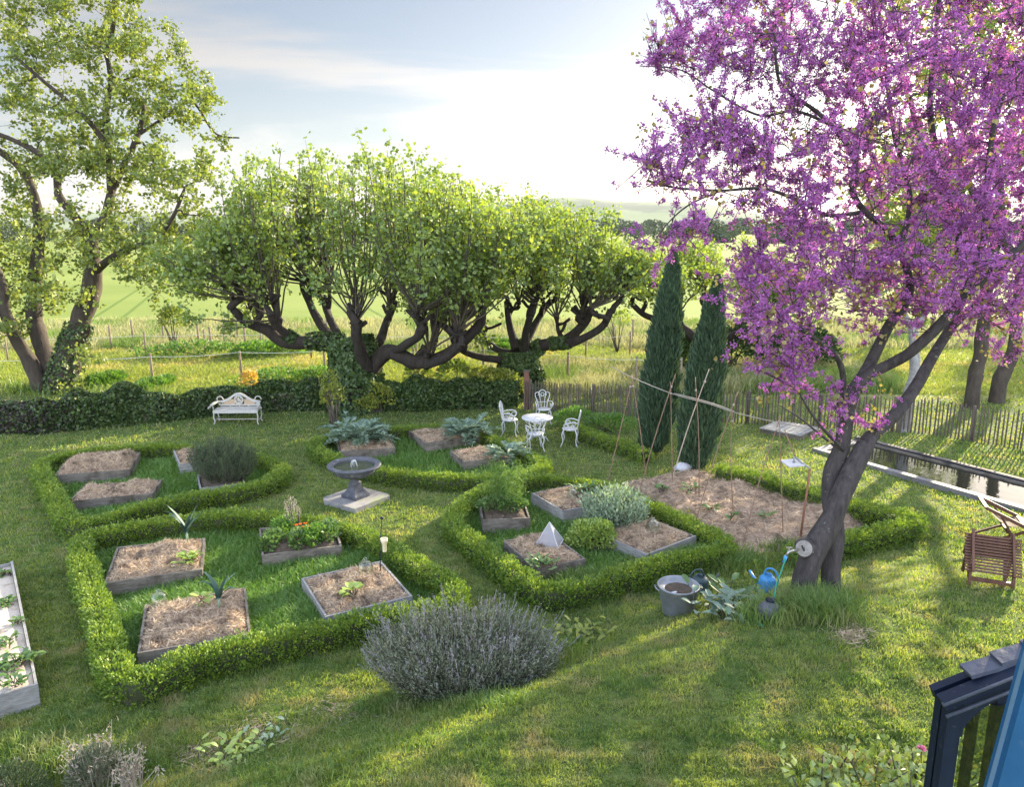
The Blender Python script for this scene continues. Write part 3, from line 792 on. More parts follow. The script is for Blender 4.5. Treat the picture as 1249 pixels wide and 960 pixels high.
def pollard(base, d0, limbs, label, seed, top, wmul=1.0, shoots=12, ivy=True, twigs=10, per=15, leaf=.125):
    r = np.random.default_rng(seed)
    b = at(*base)
    t = thing('pollard_tree', (b[0], b[1], float(gz(b[0], b[1]))), label, 'tree', 'pollarded trees along the boundary')
    tr = Geo()
    L = [(world_limb(p, d0), a0 * (.66 if k else .9), a1 * (.66 if k else .9)) for k, (p, a0, a1) in enumerate(limbs)]
    L[0][0][0][2] = float(gz(b[0], b[1])) - .1
    sk = limb_tubes(tr, L, 12, .2, seed)
    # knuckles, the swollen heads the shoots spring from
    heads = []
    for k, (Q, rad) in enumerate(sk[1:]):
        heads.append((Q[-1], rad[-1]))
        heads.append((Q[int(len(Q) * .72)], rad[-1]))
        if len(Q) > 30: heads.append((Q[int(len(Q) * .48)], rad[-1] * .8))
    newh = []
    for p, a in heads:
        # a gnarled stub carries each head
        hs = r.uniform(.25, .85); tp_ = p + [r.normal() * .22, r.normal() * .22, hs]
        Q = smoothpath([p - [0, 0, a * .5], p + (tp_ - p) * .45 + r.normal(size=3) * [.13, .13, 0], tp_ - [0, 0, .12], tp_ + [0, 0, .10]], 14)
        tr.tube(Q + .04 * np.stack([wob(Q, 5, 1), wob(Q, 5, 2), 0 * Q[:, 0]], -1), np.interp(np.linspace(0, 1, 14), [0, .3, .72, .9, 1], [a * 1.1, a * .8, a * .72, a * 1.15, a * .55]), 9, noise=.3)
        for q_ in range(2):
            e_ = p + (tp_ - p) * r.uniform(.3, .8); f_ = e_ + r.normal(size=3) * [.28, .28, .05] + [0, 0, .25]
            tr.tube([e_, (e_ + f_) / 2 + [0, 0, -.05], f_, f_ + [0, 0, .06]], [a * .55, a * .5, a * .6, a * .3], 7, noise=.3)
        newh.append((tp_, a))
    part('trunk', tr, M['bark'], t)
    heads = newh
    c0 = np.mean([p for p, _ in heads], 0)
    sh = Geo(); br = []
    for p, a in heads:
        for k in range(shoots):
            o = (p - c0) * np.array([.25, .25, 0]) + r.normal(size=3) * [.8, .8, .2]
            tip_z = .94 * top(p[0] + o[0] * 2.2) * r.uniform(.82, 1.02)
            tip = p + o * 1.0; tip[2] = max(tip_z, p[2] + .8)
            if r.random() < .04:      # short side shoots
                tip = p + o * 1.5 + [0, 0, r.uniform(-.2, 1.6)]
            mid = p * .55 + tip * .45 + o * .28 * r.uniform(.4, 1.3)
            Q = smoothpath([p, mid, tip], 9); Q[2:-1] += r.normal(size=(6, 3)) * .03
            sh.tube(Q, np.linspace(.032, .008, 9), 5, caps=False)
            br.append(Q)
    cr = Geo()
    leafy(r, br, cr, sh, twigs, .62, per, leaf, .085, .85, .25, t0=.2, droop=.15)
    part('shoots', sh, M['twig'], t)
    part('crown', cr, M['lime'], t)
    if ivy:
        g_ = Geo(); Q, rad = sk[0]
        ivy_on(g_, Q, rad * 1.22, 8500, r)
        for Q, rad in sk[1:4]:
            k = int(len(Q) * .3); ivy_on(g_, Q[:k], rad[:k], 700, r)
        part('ivy', g_, M['ivy'], t)
    return t

def ztop(pairs, d0):
    xs = [W(a, b, d0)[0] for a, b in pairs]; zs = [W(a, b, d0)[2] for a, b in pairs]
    return lambda x: float(np.interp(x, xs, zs))

D1 = 24.1
pollard((430, 506), D1, [
    ([(432, 508, 0), (431, 470, 0), (430, 440, 0), (425, 418, 0)], .66, .50),
    ([(420, 418, 0), (385, 416, -.2), (348, 418, -.3), (325, 402, -.4), (300, 393, -.6), (281, 374, -.9)], .36, .17),
    ([(352, 417, -.3), (338, 408, .6), (322, 396, 1.4), (305, 396, 2.0)], .22, .13),
    ([(360, 417, -.2), (338, 398, -.8), (330, 384, -1.2)], .22, .16),
    ([(420, 420, .2), (395, 402, .8), (381, 376, 1.2), (370, 352, 1.5)], .30, .15),
    ([(415, 415, .3), (404, 392, 1.4), (394, 366, 2.4)], .24, .14),
    ([(449, 450, -.3), (441, 432, -.7), (435, 410, -1.2), (437, 392, -1.5)], .34, .2),
    ([(440, 455, 0), (452, 436, .8), (470, 398, 1.6), (482, 368, 2.2)], .32, .15),
    ([(446, 462, 0), (468, 432, -.4), (486, 432, -.7), (508, 442, -.9), (532, 438, -1.0), (553, 426, -1.1), (572, 410, -1.3), (586, 394, -1.4), (588, 376, -1.5)], .40, .18),
    ([(506, 442, -.8), (516, 430, -.2), (530, 414, .3), (528, 386, .6)], .24, .15),
    ([(480, 430, -.5), (494, 421, -1.4), (508, 412, -2.0), (517, 400, -2.3)], .22, .17),
    ([(560, 420, -1.1), (546, 402, .2), (536, 392, 1.0)], .18, .14),
    ([(520, 446, -.9), (543, 437, -1.9), (562, 420, -2.6)], .22, .14)],
    'largest pollard tree with ivy on its trunk and two long drooping limbs', 21,
    ztop([(150, 330), (195, 285), (240, 245), (300, 200), (350, 182), (400, 172), (460, 182), (500, 190), (560, 200), (620, 235), (680, 250)], D1), shoots=13)
D2 = 26.5
pollard((638, 497), D2, [
    ([(637, 502, 0), (636, 470, 0), (634, 448, 0), (632, 430, 0)], .62, .5),
    ([(640, 436, 0), (660, 422, -.3), (690, 414, -.6), (714, 392, -.8), (718, 380, -1)], .34, .18),
    ([(672, 418, -.4), (702, 416, -1), (733, 400, -1.4), (745, 378, -1.6)], .26, .15),
    ([(636, 430, .3), (650, 400, .8), (668, 372, 1.4)], .26, .14),
    ([(628, 440, -.2), (600, 438, -.5), (570, 431, -.9), (556, 420, -1.2)], .24, .13),
    ([(624, 432, .3), (606, 426, 1), (590, 412, 1.8), (582, 396, 2.2)], .22, .13),
    ([(630, 428, .2), (622, 398, .8), (618, 368, 1.2)], .25, .15),
    ([(640, 430, -.3), (641, 405, -1), (648, 384, -1.6)], .24, .15)],
    'ivy trunked pollard tree at the left end of the picket fence', 22,
    ztop([(520, 240), (560, 215), (600, 225), (650, 238), (700, 245), (740, 240), (775, 262), (800, 300)], D2), shoots=11, per=15)
D3 = 30
pollard((873, 470), D3, [
    ([(873, 474, 0), (872, 450, 0), (870, 425, 0), (868, 408, 0)], .55, .45),
    ([(862, 425, 0), (846, 412, -.3), (830, 398, -.5), (826, 380, -.7)], .34, .2),
    ([(835, 402, -.4), (806, 392, -.8), (786, 384, -1.2), (770, 370, -1.4)], .24, .14),
    ([(876, 418, .2), (900, 398, .8), (925, 382, 1.4)], .3, .16),
    ([(880, 415, -.2), (905, 405, -1), (940, 392, -1.6)], .28, .15),
    ([(868, 410, .2), (866, 386, .9), (858, 365, 1.4)], .26, .15)],
    'third pollard tree with a rounder crown, half hidden behind the two cypresses', 23,
    ztop([(740, 330), (770, 302), (820, 290), (870, 285), (920, 292), (965, 315), (1000, 340)], D3), shoots=13, per=15, ivy=False)

# big loose tree on the left
def big_tree(base, d0, limbs, blobs, label, seed, per, twigs, tl, npl, leaf, leafm, barkm, name='broadleaf_tree', ivy_n=0, lift=.2, ratio=.8, group=None, twm=None):
    r = np.random.default_rng(seed)
    b = at(*base) if len(base) == 2 else np.array(base)
    t = thing(name, (b[0], b[1], float(gz(b[0], b[1]))), label, 'tree', group)
    tr = Geo(); L = [(world_limb(p, d0), a0 * .8, a1 * .8) for p, a0, a1 in limbs]
    sk = limb_tubes(tr, L, 12, .18, seed)
    T = blob_targets(r, blobs, d0, per)
    br = grow(r, sk, T, tr, lift)
    cr = Geo(); tw = Geo()
    leafy(r, br, cr, tw, twigs, tl, npl, leaf, .085, ratio, .3, t0=.35, droop=.2)
    tk = part('trunk', tr, barkm, t)
    part('twigs', tw, twm or M['twig'], t)
    part('crown', cr, leafm, t)
    if ivy_n:
        g_ = Geo()
        for Q, rad in sk[:1]:
            k = int(len(Q) * .5); ivy_on(g_, Q[:k], rad[:k], ivy_n, r)
        part('ivy', g_, M['ivy'], t)
    return t
DL = 27
big_tree((68, 488), DL, [
    ([(72, 492, 0), (78, 460, 0), (86, 428, 0), (100, 390, .1), (112, 350, .2), (112, 318, .2), (110, 292, .2)], .62, .30),
    ([(58, 492, .3), (58, 455, .3), (50, 418, .4), (42, 385, .5), (43, 340, .7), (48, 290, .9), (44, 245, 1.1), (25, 205, 1.3), (-5, 180, 1.5)], .42, .14),
    ([(52, 490, -.1), (38, 448, -.3), (20, 415, -.5), (6, 380, -.7), (-2, 335, -.9), (-30, 285, -1)], .36, .14),
    ([(110, 292, .2), (98, 274, 0), (85, 256, -.2), (71, 236, -.4), (67, 205, -.5), (45, 186, -.7), (10, 168, -1), (-40, 150, -1.2)], .22, .08),
    ([(111, 292, .2), (122, 278, .4), (133, 250, .5), (138, 226, .6), (152, 200, .8), (168, 165, 1), (176, 135, 1.2), (170, 122, 1.3)], .25, .09),
    ([(135, 235, .5), (134, 200, .2), (131, 180, 0), (112, 152, -.3), (90, 130, -.5), (55, 100, -.9), (20, 70, -1.2)], .17, .06),
    ([(131, 182, 0), (130, 130, .3), (135, 98, .4), (129, 66, .5), (110, 48, .6), (85, 42, .6)], .16, .06),
    ([(129, 66, .5), (138, 30, .4), (140, -20, .3), (150, -70, .2)], .11, .05),
    ([(112, 335, .2), (135, 315, -.4), (160, 302, -.9), (190, 292, -1.3), (212, 262, -1.6), (226, 228, -1.8)], .18, .06),
    ([(168, 165, 1), (205, 140, 1.4), (235, 125, 1.8), (262, 162, 1.9), (292, 168, 2)], .08, .03)],
    [(70, 30, 100, 55, 0, 3), (150, 70, 80, 50, .5, 2.6), (30, 120, 70, 60, 0, 3), (200, 125, 62, 52, 1, 2.2), (120, 150, 70, 50, 0, 2.6), (240, 115, 32, 38, 1.4, 1.5), (60, 200, 90, 50, .2, 3),
     (170, 200, 66, 46, .6, 2.4), (225, 215, 48, 42, -1, 2), (35, 285, 70, 50, .4, 2.5), (120, 285, 70, 40, -1, 2), (185, 320, 60, 46, -1, 2), (60, 345, 66, 40, 0, 2.2), (225, 270, 40, 40, -1, 1.5),
     (275, 165, 22, 14, 1.9, .8), (0, 400, 44, 36, -.6, 1.6), (100, 425, 14, 24, -.8, .8), (85, 480, 20, 12, -1, .8), (20, -60, 120, 60, 0, 3.2), (-70, 150, 60, 130, 0, 3), (-60, 320, 50, 80, 0, 2.6), (130, -40, 70, 50, 0, 2.5)],
    'tall loose tree at far left with several stems and fresh yellow green leaves', 41, .0078, 7, .6, 12, .145, M['maple'], M['bark2'], ivy_n=1700)

# trees on the right, beyond the fence
DR = 24.5
for k, (bx, by, tx, lab, sd2) in enumerate([(1185, 512, 1200, 'straight grey trunk tree beyond the right fence, left one of the pair', 51), (1216, 512, 1240, 'leaning grey trunk tree beyond the right fence, right one of the pair', 52)]):
    o = -40 if k == 0 else 60
    big_tree((bx, by), DR + k * .6, [
        ([(bx, by + 2, 0), (bx + 2, 470, 0), (tx - 4, 430, 0), (tx, 390, 0), (tx + 6, 330, 0)], .30, .21),
        ([(tx + 6, 332, 0), (tx - 30, 270, -1), (tx - 70, 200, -1.5), (tx - 90, 120, -2)], .22, .08),
        ([(tx + 6, 332, 0), (tx + 20, 250, .6), (tx + 10, 150, 1.2), (tx + 20, 60, 1.6)], .24, .08),
        ([(tx + 4, 345, 0), (tx + 60, 290, 1), (tx + 110, 220, 1.6), (tx + 150, 140, 2)], .22, .08)],
        [(tx - 60 + o, 190, 100, 60, -1, 2.5), (tx + 30 + o, 90, 120, 80, 0, 3), (tx + o, 0, 110, 80, 0, 3), (tx - 20, 320, 60, 26, -1.5, 1.5)] if k == 0 else [(1285, 195, 85, 50, 0, 2.2), (1275, 190, 85, 45, 0, 2.2), (1320, 210, 70, 45, 0, 2.2), (tx + 20, 60, 90, 60, 0, 3), (tx + 10, -40, 100, 60, 0, 3), (tx + 130, 60, 80, 60, 1, 3)],
        lab, sd2, .0022, 10, .8, 11, .17, M['lime'], M['bark2'], group='trees beyond the right fence')
# more trees stand up-sun, beyond the right fence
for k, (x_, y_, s_, lab) in enumerate([(23, 43, 1.0, 'leafy tree farther off behind the purple tree'), (40, 52, 1.1, 'leafy tree far beyond the right fence at the edge of the picture')]):
    r = np.random.default_rng(90 + k); b = np.array([x_, y_, float(gz(x_, y_))])
    t = thing('broadleaf_tree', b, lab, 'tree', 'trees beyond the right fence')
    tr = Geo(); sk = limb_tubes(tr, [(np.array([b, b + [.1, 0, 2 * s_], b + [0, .2, 4.5 * s_]]), .3, .2), (np.array([b + [0, .2, 4.4 * s_], b + [1, .5, 7 * s_]]), .16, .06), (np.array([b + [0, .2, 4.4 * s_], b + [-1.2, 0, 7 * s_]]), .16, .06)], 10)
    u = rdir(r, 130) * (r.random(130)[:, None] ** .4); T_ = b + np.array([0, 0, 6.8 * s_]) + u * np.array([3.8, 3.6, 3.6]) * s_
    br_ = grow(r, sk, T_, tr, .1); cr = Geo(); tw_ = Geo(); leafy(r, br_, cr, tw_, 10, .8, 12, .2, .1, .8, .3)
    part('trunk', tr, M['bark2'], t); part('twigs', tw_, M['twig'], t); part('crown', cr, M['lime'], t)
# whitish trunk on the lawn, between fence and pool
big_tree((1103, 527), 21.6, [
    ([(1103, 530, 0), (1104, 505, 0), (1110, 478, 0), (1116, 450, 0), (1114, 400, .2)], .24, .15),
    ([(1114, 405, .2), (1095, 360, .6), (1085, 310, 1)], .11, .05), ([(1114, 405, .2), (1140, 360, .8), (1150, 300, 1.4)], .11, .05)],
    [(1085, 330, 60, 50, .6, 1.5), (1145, 320, 60, 50, 1, 1.5), (1120, 260, 60, 50, .6, 1.5)],
    'small tree with a pale whitish trunk on the lawn behind the pool', 55, .0075, 9, .5, 10, .12, M['maple'],
    solid('pale_bark', (.14, .135, .125), (.30, .29, .28), scale=8, rough=.9, bump=.6, bscale=20), name='pale_trunk_tree')

# ------------------------------------------------------------------ the Judas tree
r = np.random.default_rng(77)
jb = at(1000, 733); DJ = float((jb - CAMP) @ FW) + .1
t = thing('judas_tree', jb, 'purple flowering tree with two dark leaning stems in the right foreground', 'tree')
limbs = [
    ([(980, 760, 0), (981, 735, 0), (984, 700, -.03), (993, 668, -.1), (1012, 635, -.12), (1028, 600, -.1), (1042, 570, -.05), (1056, 542, 0)], .25, .17),
    ([(1014, 760, .15), (1013, 730, .15), (1014, 690, .12), (1016, 650, .1), (1013, 610, .12), (1016, 575, .1), (1026, 545, .05), (1032, 505, 0)], .20, .135),
    ([(1040, 575, 0), (1058, 540, .05), (1075, 520, .2), (1098, 498, .4), (1118, 470, .6), (1135, 440, .8), (1160, 400, 1.1)], .145, .10),
    ([(1032, 508, 0), (1042, 478, .1), (1058, 458, .1), (1085, 445, 0), (1110, 430, -.2), (1140, 402, -.4), (1172, 368, -.6), (1205, 335, -.8), (1255, 292, -1)], .13, .07),
    ([(1042, 478, .1), (1055, 455, .2), (1070, 425, .3), (1084, 398, .3), (1100, 375, .3), (1110, 350, .3), (1098, 300, .2)], .13, .07),
    ([(1030, 520, 0), (1029, 485, -.2), (1028, 455, -.4), (1018, 432, -.6), (1000, 418, -.8), (982, 405, -1), (955, 385, -1.2)], .065, .03),
    ([(1030, 550, 0), (1010, 530, -.4), (990, 505, -.7), (975, 480, -.9)], .035, .012),
    ([(1028, 552, 0), (1000, 530, .3), (978, 512, .5), (952, 495, .7)], .03, .012),
    ([(1098, 300, .2), (1075, 275, 0), (1055, 258, -.2), (1040, 232, -.3), (1044, 200, -.3), (1030, 172, -.4), (1015, 153, -.5), (995, 135, -.5), (978, 123, -.6), (958, 108, -.7), (948, 90, -.8), (945, 40, -1)], .065, .022),
    ([(1055, 258, -.2), (1010, 262, -.6), (975, 245, -.9), (930, 230, -1.2), (880, 232, -1.5), (826, 229, -1.8), (790, 220, -2)], .04, .012),
    ([(880, 232, -1.5), (840, 250, -1.6), (812, 275, -1.7), (795, 300, -1.8)], .015, .007),
    ([(1015, 153, -.5), (970, 135, -.2), (925, 140, 0), (870, 110, .3), (830, 85, .5), (780, 80, .7)], .03, .01),
    ([(1160, 400, 1.1), (1175, 350, 1.1), (1170, 290, 1.1), (1150, 220, 1), (1135, 140, 1), (1140, 60, 1), (1150, -40, 1)], .095, .04),
    ([(1160, 400, 1.1), (1200, 360, 1.4), (1232, 322, 1.6), (1260, 260, 1.8), (1290, 180, 2)], .08, .04),
    ([(1172, 368, -.6), (1200, 290, -.7), (1205, 200, -.8), (1218, 130, -.9), (1240, 92, -1), (1270, 20, -1)], .055, .025),
    ([(1098, 300, .2), (1110, 240, .8), (1090, 160, 1.2), (1080, 80, 1.5), (1070, 0, 1.7), (1050, -80, 1.8)], .06, .025)]
tr = Geo(); L = [(world_limb(p, DJ), a0 * .72, a1 * .68) for p, a0, a1 in limbs]
sk = limb_tubes(tr, L, 14, .14, 7)
blobs = [(880, 50, 95, 55, 0, 1.6), (1000, 60, 120, 80, 0, 2.2), (1120, 70, 120, 90, 0, 2.4), (1220, 110, 90, 120, 0, 2.4), (830, 75, 50, 30, .5, .9), (850, 150, 50, 30, -.6, 1.2), (890, 185, 80, 45, -.8, 1.4),
         (980, 180, 105, 70, -.3, 2), (1100, 200, 120, 90, 0, 2.2), (1215, 230, 80, 90, 0, 2.2), (775, 205, 30, 22, -2, .5), (820, 218, 50, 16, -1.8, .6), (790, 295, 32, 16, -1.8, .4), (835, 285, 30, 22, -1.6, .6), (900, 240, 44, 16, -1.3, .8),
         (970, 265, 60, 34, -.6, 1.4), (985, 330, 95, 52, -.7, 1.6), (915, 335, 32, 34, -1, .9), (920, 385, 38, 36, -1.1, .9), (965, 405, 40, 32, -1, 1), (1080, 320, 90, 60, 0, 2), (1180, 320, 75, 60, 0, 2), (1060, 380, 55, 28, .2, 1.4), (1160, 385, 80, 26, .3, 1.6), (1230, 370, 44, 50, 1, 1.4),
         (955, 455, 32, 24, -.9, .6), (985, 455, 26, 30, -.9, .6), (1235, 430, 30, 20, 1.2, .7), (1030, 500, 12, 50, -.3, .3), (1060, 505, 14, 22, 0, .3),
         (900, -40, 100, 50, 0, 1.8), (1040, -50, 140, 60, 0, 2.4), (1190, -40, 130, 70, 0, 2.4), (1320, 60, 70, 130, .5, 2.2), (1330, 260, 70, 110, .8, 2)]
T = blob_targets(r, blobs, DJ, .0092)
br = grow(r, sk, T, tr, -.05, r_scale=.014, min_r=.006, n=5)
# long straight flowering wands, blossom clustered along them and along the thinner wood
A = []; B = []
for Q in br:
    k = r.integers(2, 5)
    tt = r.uniform(.15, 1, k) * 7; i = np.minimum(tt.astype(int), 6); f = (tt - i)[:, None]
    p = Q[i] * (1 - f) + Q[i + 1] * f
    dr = nrm(nrm(Q[-1] - Q[0]) * .7 + .75 * rdir(r, k) + [0, 0, .25])
    A.append(p); B.append(p + dr * r.uniform(.2, .65, k)[:, None])
    A.append(Q[2:-1:2]); B.append(Q[3::2][:len(Q[2:-1:2])])
A = np.concatenate(A); B = np.concatenate(B)
tw = Geo().sticks(A, B, .006, .0025, 4)
fl = Geo(); lf = Geo()
# clusters of a few small pea-flowers each
Ls = np.linalg.norm(B - A, axis=1); per = np.maximum((Ls * 46).astype(int), 3)
idx = np.repeat(np.arange(len(A)), per)
keep = wob(A[idx], 2.0, 4) > -.32 - .3 * (A[idx][:, 0] < W(900, 200, DJ)[0])
idx = idx[keep]
K_ = np.maximum(np.round(Ls / .062), 1)[idx]
f = ((np.floor(r.random(len(idx)) * K_) + .5) / K_)[:, None] + r.normal(size=(len(idx), 1)) * .004
node = wob(np.c_[idx * 1.7, np.floor(f[:, 0] * K_) * 2.3, idx * .37], 3.1, 2)
cc = A[idx] * (1 - f) + B[idx] * f + np.stack([np.sin(node * 40 + 1), np.sin(node * 57 + 2), np.sin(node * 71)], -1) * .026 + r.normal(size=(len(idx), 3)) * .013
sel = node > -.3
idx, cc = idx[sel], cc[sel]
m_ = 7
P = np.repeat(cc, m_, 0) + r.normal(size=(len(cc) * m_, 3)) * .016
rn = np.clip(np.repeat(.45 + .22 * wob(cc, 1.6, 11) + r.normal(0, .2, len(cc)), m_) + r.normal(size=len(P)) * .16, 0, 1)
fl.leaves(P, rdir(r, len(P)) + [0, 0, -.2], r.uniform(.017, .034, len(P)), .8, .25, 0, rn, r)
# new leaves, few and coppery, more of them low down
n = 5200
j = r.integers(0, len(B), n); low = B[j][:, 2] < W(1000, 330, DJ)[2]
j = j[low | (r.random(n) < .32)]
P = np.repeat(B[j], 3, 0) + r.normal(size=(len(j) * 3, 3)) * .05
lf.leaves(P, rdir(r, len(P)) + [0, 0, -.4], r.uniform(.035, .075, len(P)), .95, .12, 0, None, r)
tk = part('trunk', tr, M['judas_bark'], t)
c = W(981, 669, DJ - .235); ax0 = nrm(np.array([-.55, -.8, .22]))
g_ = Geo(); uu = nrm(np.cross(ax0, [0, 0, 1])); vv = np.cross(uu, ax0)
g_.tube([c + ax0 * -.16, c + ax0 * -.03, c + ax0 * .015], [.16, .125, .108], 18, noise=.12)
a = np.arange(24) / 24 * 2 * math.pi
ring = lambda q, o: c + ax0 * o + q * (np.cos(a)[:, None] * uu + np.sin(a)[:, None] * vv)
g2 = Geo(); V = np.concatenate([ring(.104, .017), ring(.05, .020), ring(.004, .014)])
i = np.arange(24); i2 = (i + 1) % 24
g2.add(V, np.concatenate([np.stack([i, i2, 24 + i2, 24 + i], -1), np.stack([24 + i, 24 + i2, 48 + i2, 48 + i], -1)]))
g2.box(c + ax0 * .020 + uu * .01, (.014, .075, .02), [ax0, nrm(vv + .6 * uu), nrm(np.cross(ax0, nrm(vv + .6 * uu)))], 1)
part('sawn_stub', g_, M['judas_bark'], t)
part('cut_face', g2, [solid('sawn_wood', (.17, .155, .145), (.30, .275, .26), scale=14, rough=.9, bump=.4, bscale=30), solid('crack_wood', (.03, .025, .02))], t, label='pale round sawn-off branch scar')
part('twigs', tw, M['twig_dark'], t)
part('blossom', fl, M['flower'], t)
part('leaves', lf, M['judas_leaf'], t)
print('judas flowers', len(idx) * m_, 'branches', len(br))
# ------------------------------------------------------------------ object materials
M['plank'] = solid('weathered_plank', (.10, .085, .07), (.22, .195, .17), scale=5, rough=.85, bump=.8, bscale=18, stretch=(1, 1, 6), c3=(.055, .045, .036), c3scale=3, c3lo=.5, c3hi=.68)
M['plank_light'] = solid('silver_plank', (.15, .147, .145), (.31, .305, .30), scale=5, rough=.8, bump=.7, bscale=18, stretch=(1, 1, 5))
M['straw'] = solid('straw_bed', (.13, .09, .065), (.38, .285, .21), scale=9, rough=1, bump=1, bscale=40)
M['straw_bits'] = leafmat('straw_bits', (.34, .25, .165), (.58, .455, .33), trans=.1, gloss=.03, tint=(1, 1, 1), patch=(.15, .105, .075), pscale=5, plo=.52, phi=.66)
M['soil'] = solid('soil', (.05, .036, .026), (.10, .075, .055), scale=18, rough=1, bump=1, bscale=40)
M['sand'] = solid('pale_sand', (.38, .325, .27), (.50, .44, .375), scale=20, rough=1, bump=.5, bscale=60, c3=(.30, .24, .185), c3scale=4)
M['white_iron'] = solid('white_painted_iron', (.40, .405, .43), (.54, .545, .56), scale=9, rough=.45, bump=.15, bscale=60, c3=(.5, .4, .3), c3scale=7, c3lo=.68, c3hi=.76)
M['cream'] = solid('cream_painted_wood', (.33, .32, .30), (.45, .435, .41), scale=9, rough=.6, bump=.2)
M['cane_weave'] = solid('tan_panel', (.33, .24, .16), (.42, .32, .22), scale=60, rough=.8)
M['cast'] = solid('cast_stone', (.04, .043, .054), (.10, .105, .125), scale=10, rough=.65, bump=.4, bscale=30, c3=(.18, .19, .215), c3scale=5, c3lo=.58, c3hi=.75)
M['slab'] = solid('pale_slab', (.19, .178, .172), (.30, .283, .275), scale=7, rough=.9, bump=.4, bscale=30, c3=(.22, .24, .15), c3scale=3)
M['galv'] = solid('galvanised_steel', (.17, .185, .205), (.28, .295, .32), scale=6, rough=.5, metal=.2, bump=.15, bscale=20, c3=(.30, .29, .28), c3scale=5)
M['blue_can'] = solid('blue_plastic', (.04, .21, .46), (.06, .27, .54), scale=4, rough=.35)
M['teal_can'] = solid('dark_green_plastic', (.03, .055, .06), (.05, .08, .085), scale=4, rough=.4)
M['teak'] = solid('oiled_teak', (.065, .028, .018), (.13, .058, .036), scale=4, rough=.6, bump=.3, bscale=30, stretch=(6, 1, 1))
M['fence'] = solid('chestnut_paling', (.055, .043, .035), (.14, .115, .092), scale=5, rough=.95, bump=.5, bscale=20, stretch=(3, 3, .5))
M['post'] = solid('field_post', (.16, .12, .085), (.28, .22, .16), scale=6, rough=.95)
M['tape'] = solid('white_tape', (.5, .5, .48), (.58, .58, .56), rough=.6)
M['cane'] = solid('bamboo', (.14, .08, .052), (.25, .155, .105), scale=5, rough=.7)
M['cane_pale'] = solid('pale_bamboo', (.30, .24, .19), (.40, .33, .26), scale=5, rough=.7)
M['rope'] = solid('pale_ridge_pole', (.22, .19, .165), (.33, .295, .26), scale=8, rough=.8)
M['blue_paint'] = solid('blue_gloss_paint', (.008, .055, .125), (.012, .07, .155), scale=5, rough=.55, spec=.2, c3=(.05, .10, .16), c3scale=14, c3lo=.62, c3hi=.72)
M['navy_paint'] = solid('navy_gloss_paint', (.005, .009, .021), (.009, .015, .032), scale=5, rough=.5, spec=.2, c3=(.03, .04, .05), c3scale=22, c3lo=.63, c3hi=.70)
M['slate'] = solid('blue_slate', (.03, .037, .06), (.065, .075, .105), scale=9, rough=.5, bump=.3, bscale=20)
M['glass'] = clearmat('cloche_glass', (.86, .93, .92), .25)
M['pane'] = clearmat('porch_glass', (.55, .60, .58), .12)
M['net'] = clearmat('white_net', (.95, .95, .97), .02, .6, .40, (.52, .52, .58))
M['hose'] = solid('green_hose', (.01, .16, .11), (.015, .20, .14), rough=.4)
M['white'] = solid('white_card', (.42, .42, .45), (.52, .52, .55), rough=.5)
M['brass'] = solid('tap_metal', (.30, .29, .27), (.4, .38, .36), rough=.35, metal=.8)
m, nt, out = _nt('water')
p = N(nt, 'ShaderNodeBsdfPrincipled'); p.inputs['Base Color'].default_value = (.012, .014, .010, 1); p.inputs['Roughness'].default_value = .03; p.inputs['IOR'].default_value = 1.5; p.inputs['Specular IOR Level'].default_value = .9
tc = N(nt, 'ShaderNodeTexCoord'); nz = N(nt, 'ShaderNodeTexNoise'); nz.inputs['Scale'].default_value = 3.5; nz.inputs['Detail'].default_value = 4
nt.links.new(tc.outputs['Object'], nz.inputs[0]); bp = N(nt, 'ShaderNodeBump'); bp.inputs['Strength'].default_value = .06; bp.inputs['Distance'].default_value = .05
nt.links.new(nz.outputs['Fac'], bp.inputs['Height']); nt.links.new(bp.outputs[0], p.inputs['Normal']); nt.links.new(p.outputs[0], out.inputs[0])
M['water'] = m

# ------------------------------------------------------------------ raised beds
def fit_rect(px, dz):
    P = G([a for a, b in px], [b for a, b in px], dz)
    c = P.mean(0); u = (P[1] - P[0] + P[2] - P[3]) / 2; u[2] = 0
    v = (P[3] - P[0] + P[2] - P[1]) / 2; v[2] = 0
    lu, lv = np.linalg.norm(u), np.linalg.norm(v)
    u = u / lu; v2 = np.array([-u[1], u[0], 0]); v = v2 if v @ v2 > 0 else -v2
    c[2] = float(gz(c[0], c[1]))
    return c, u, v, lu, lv

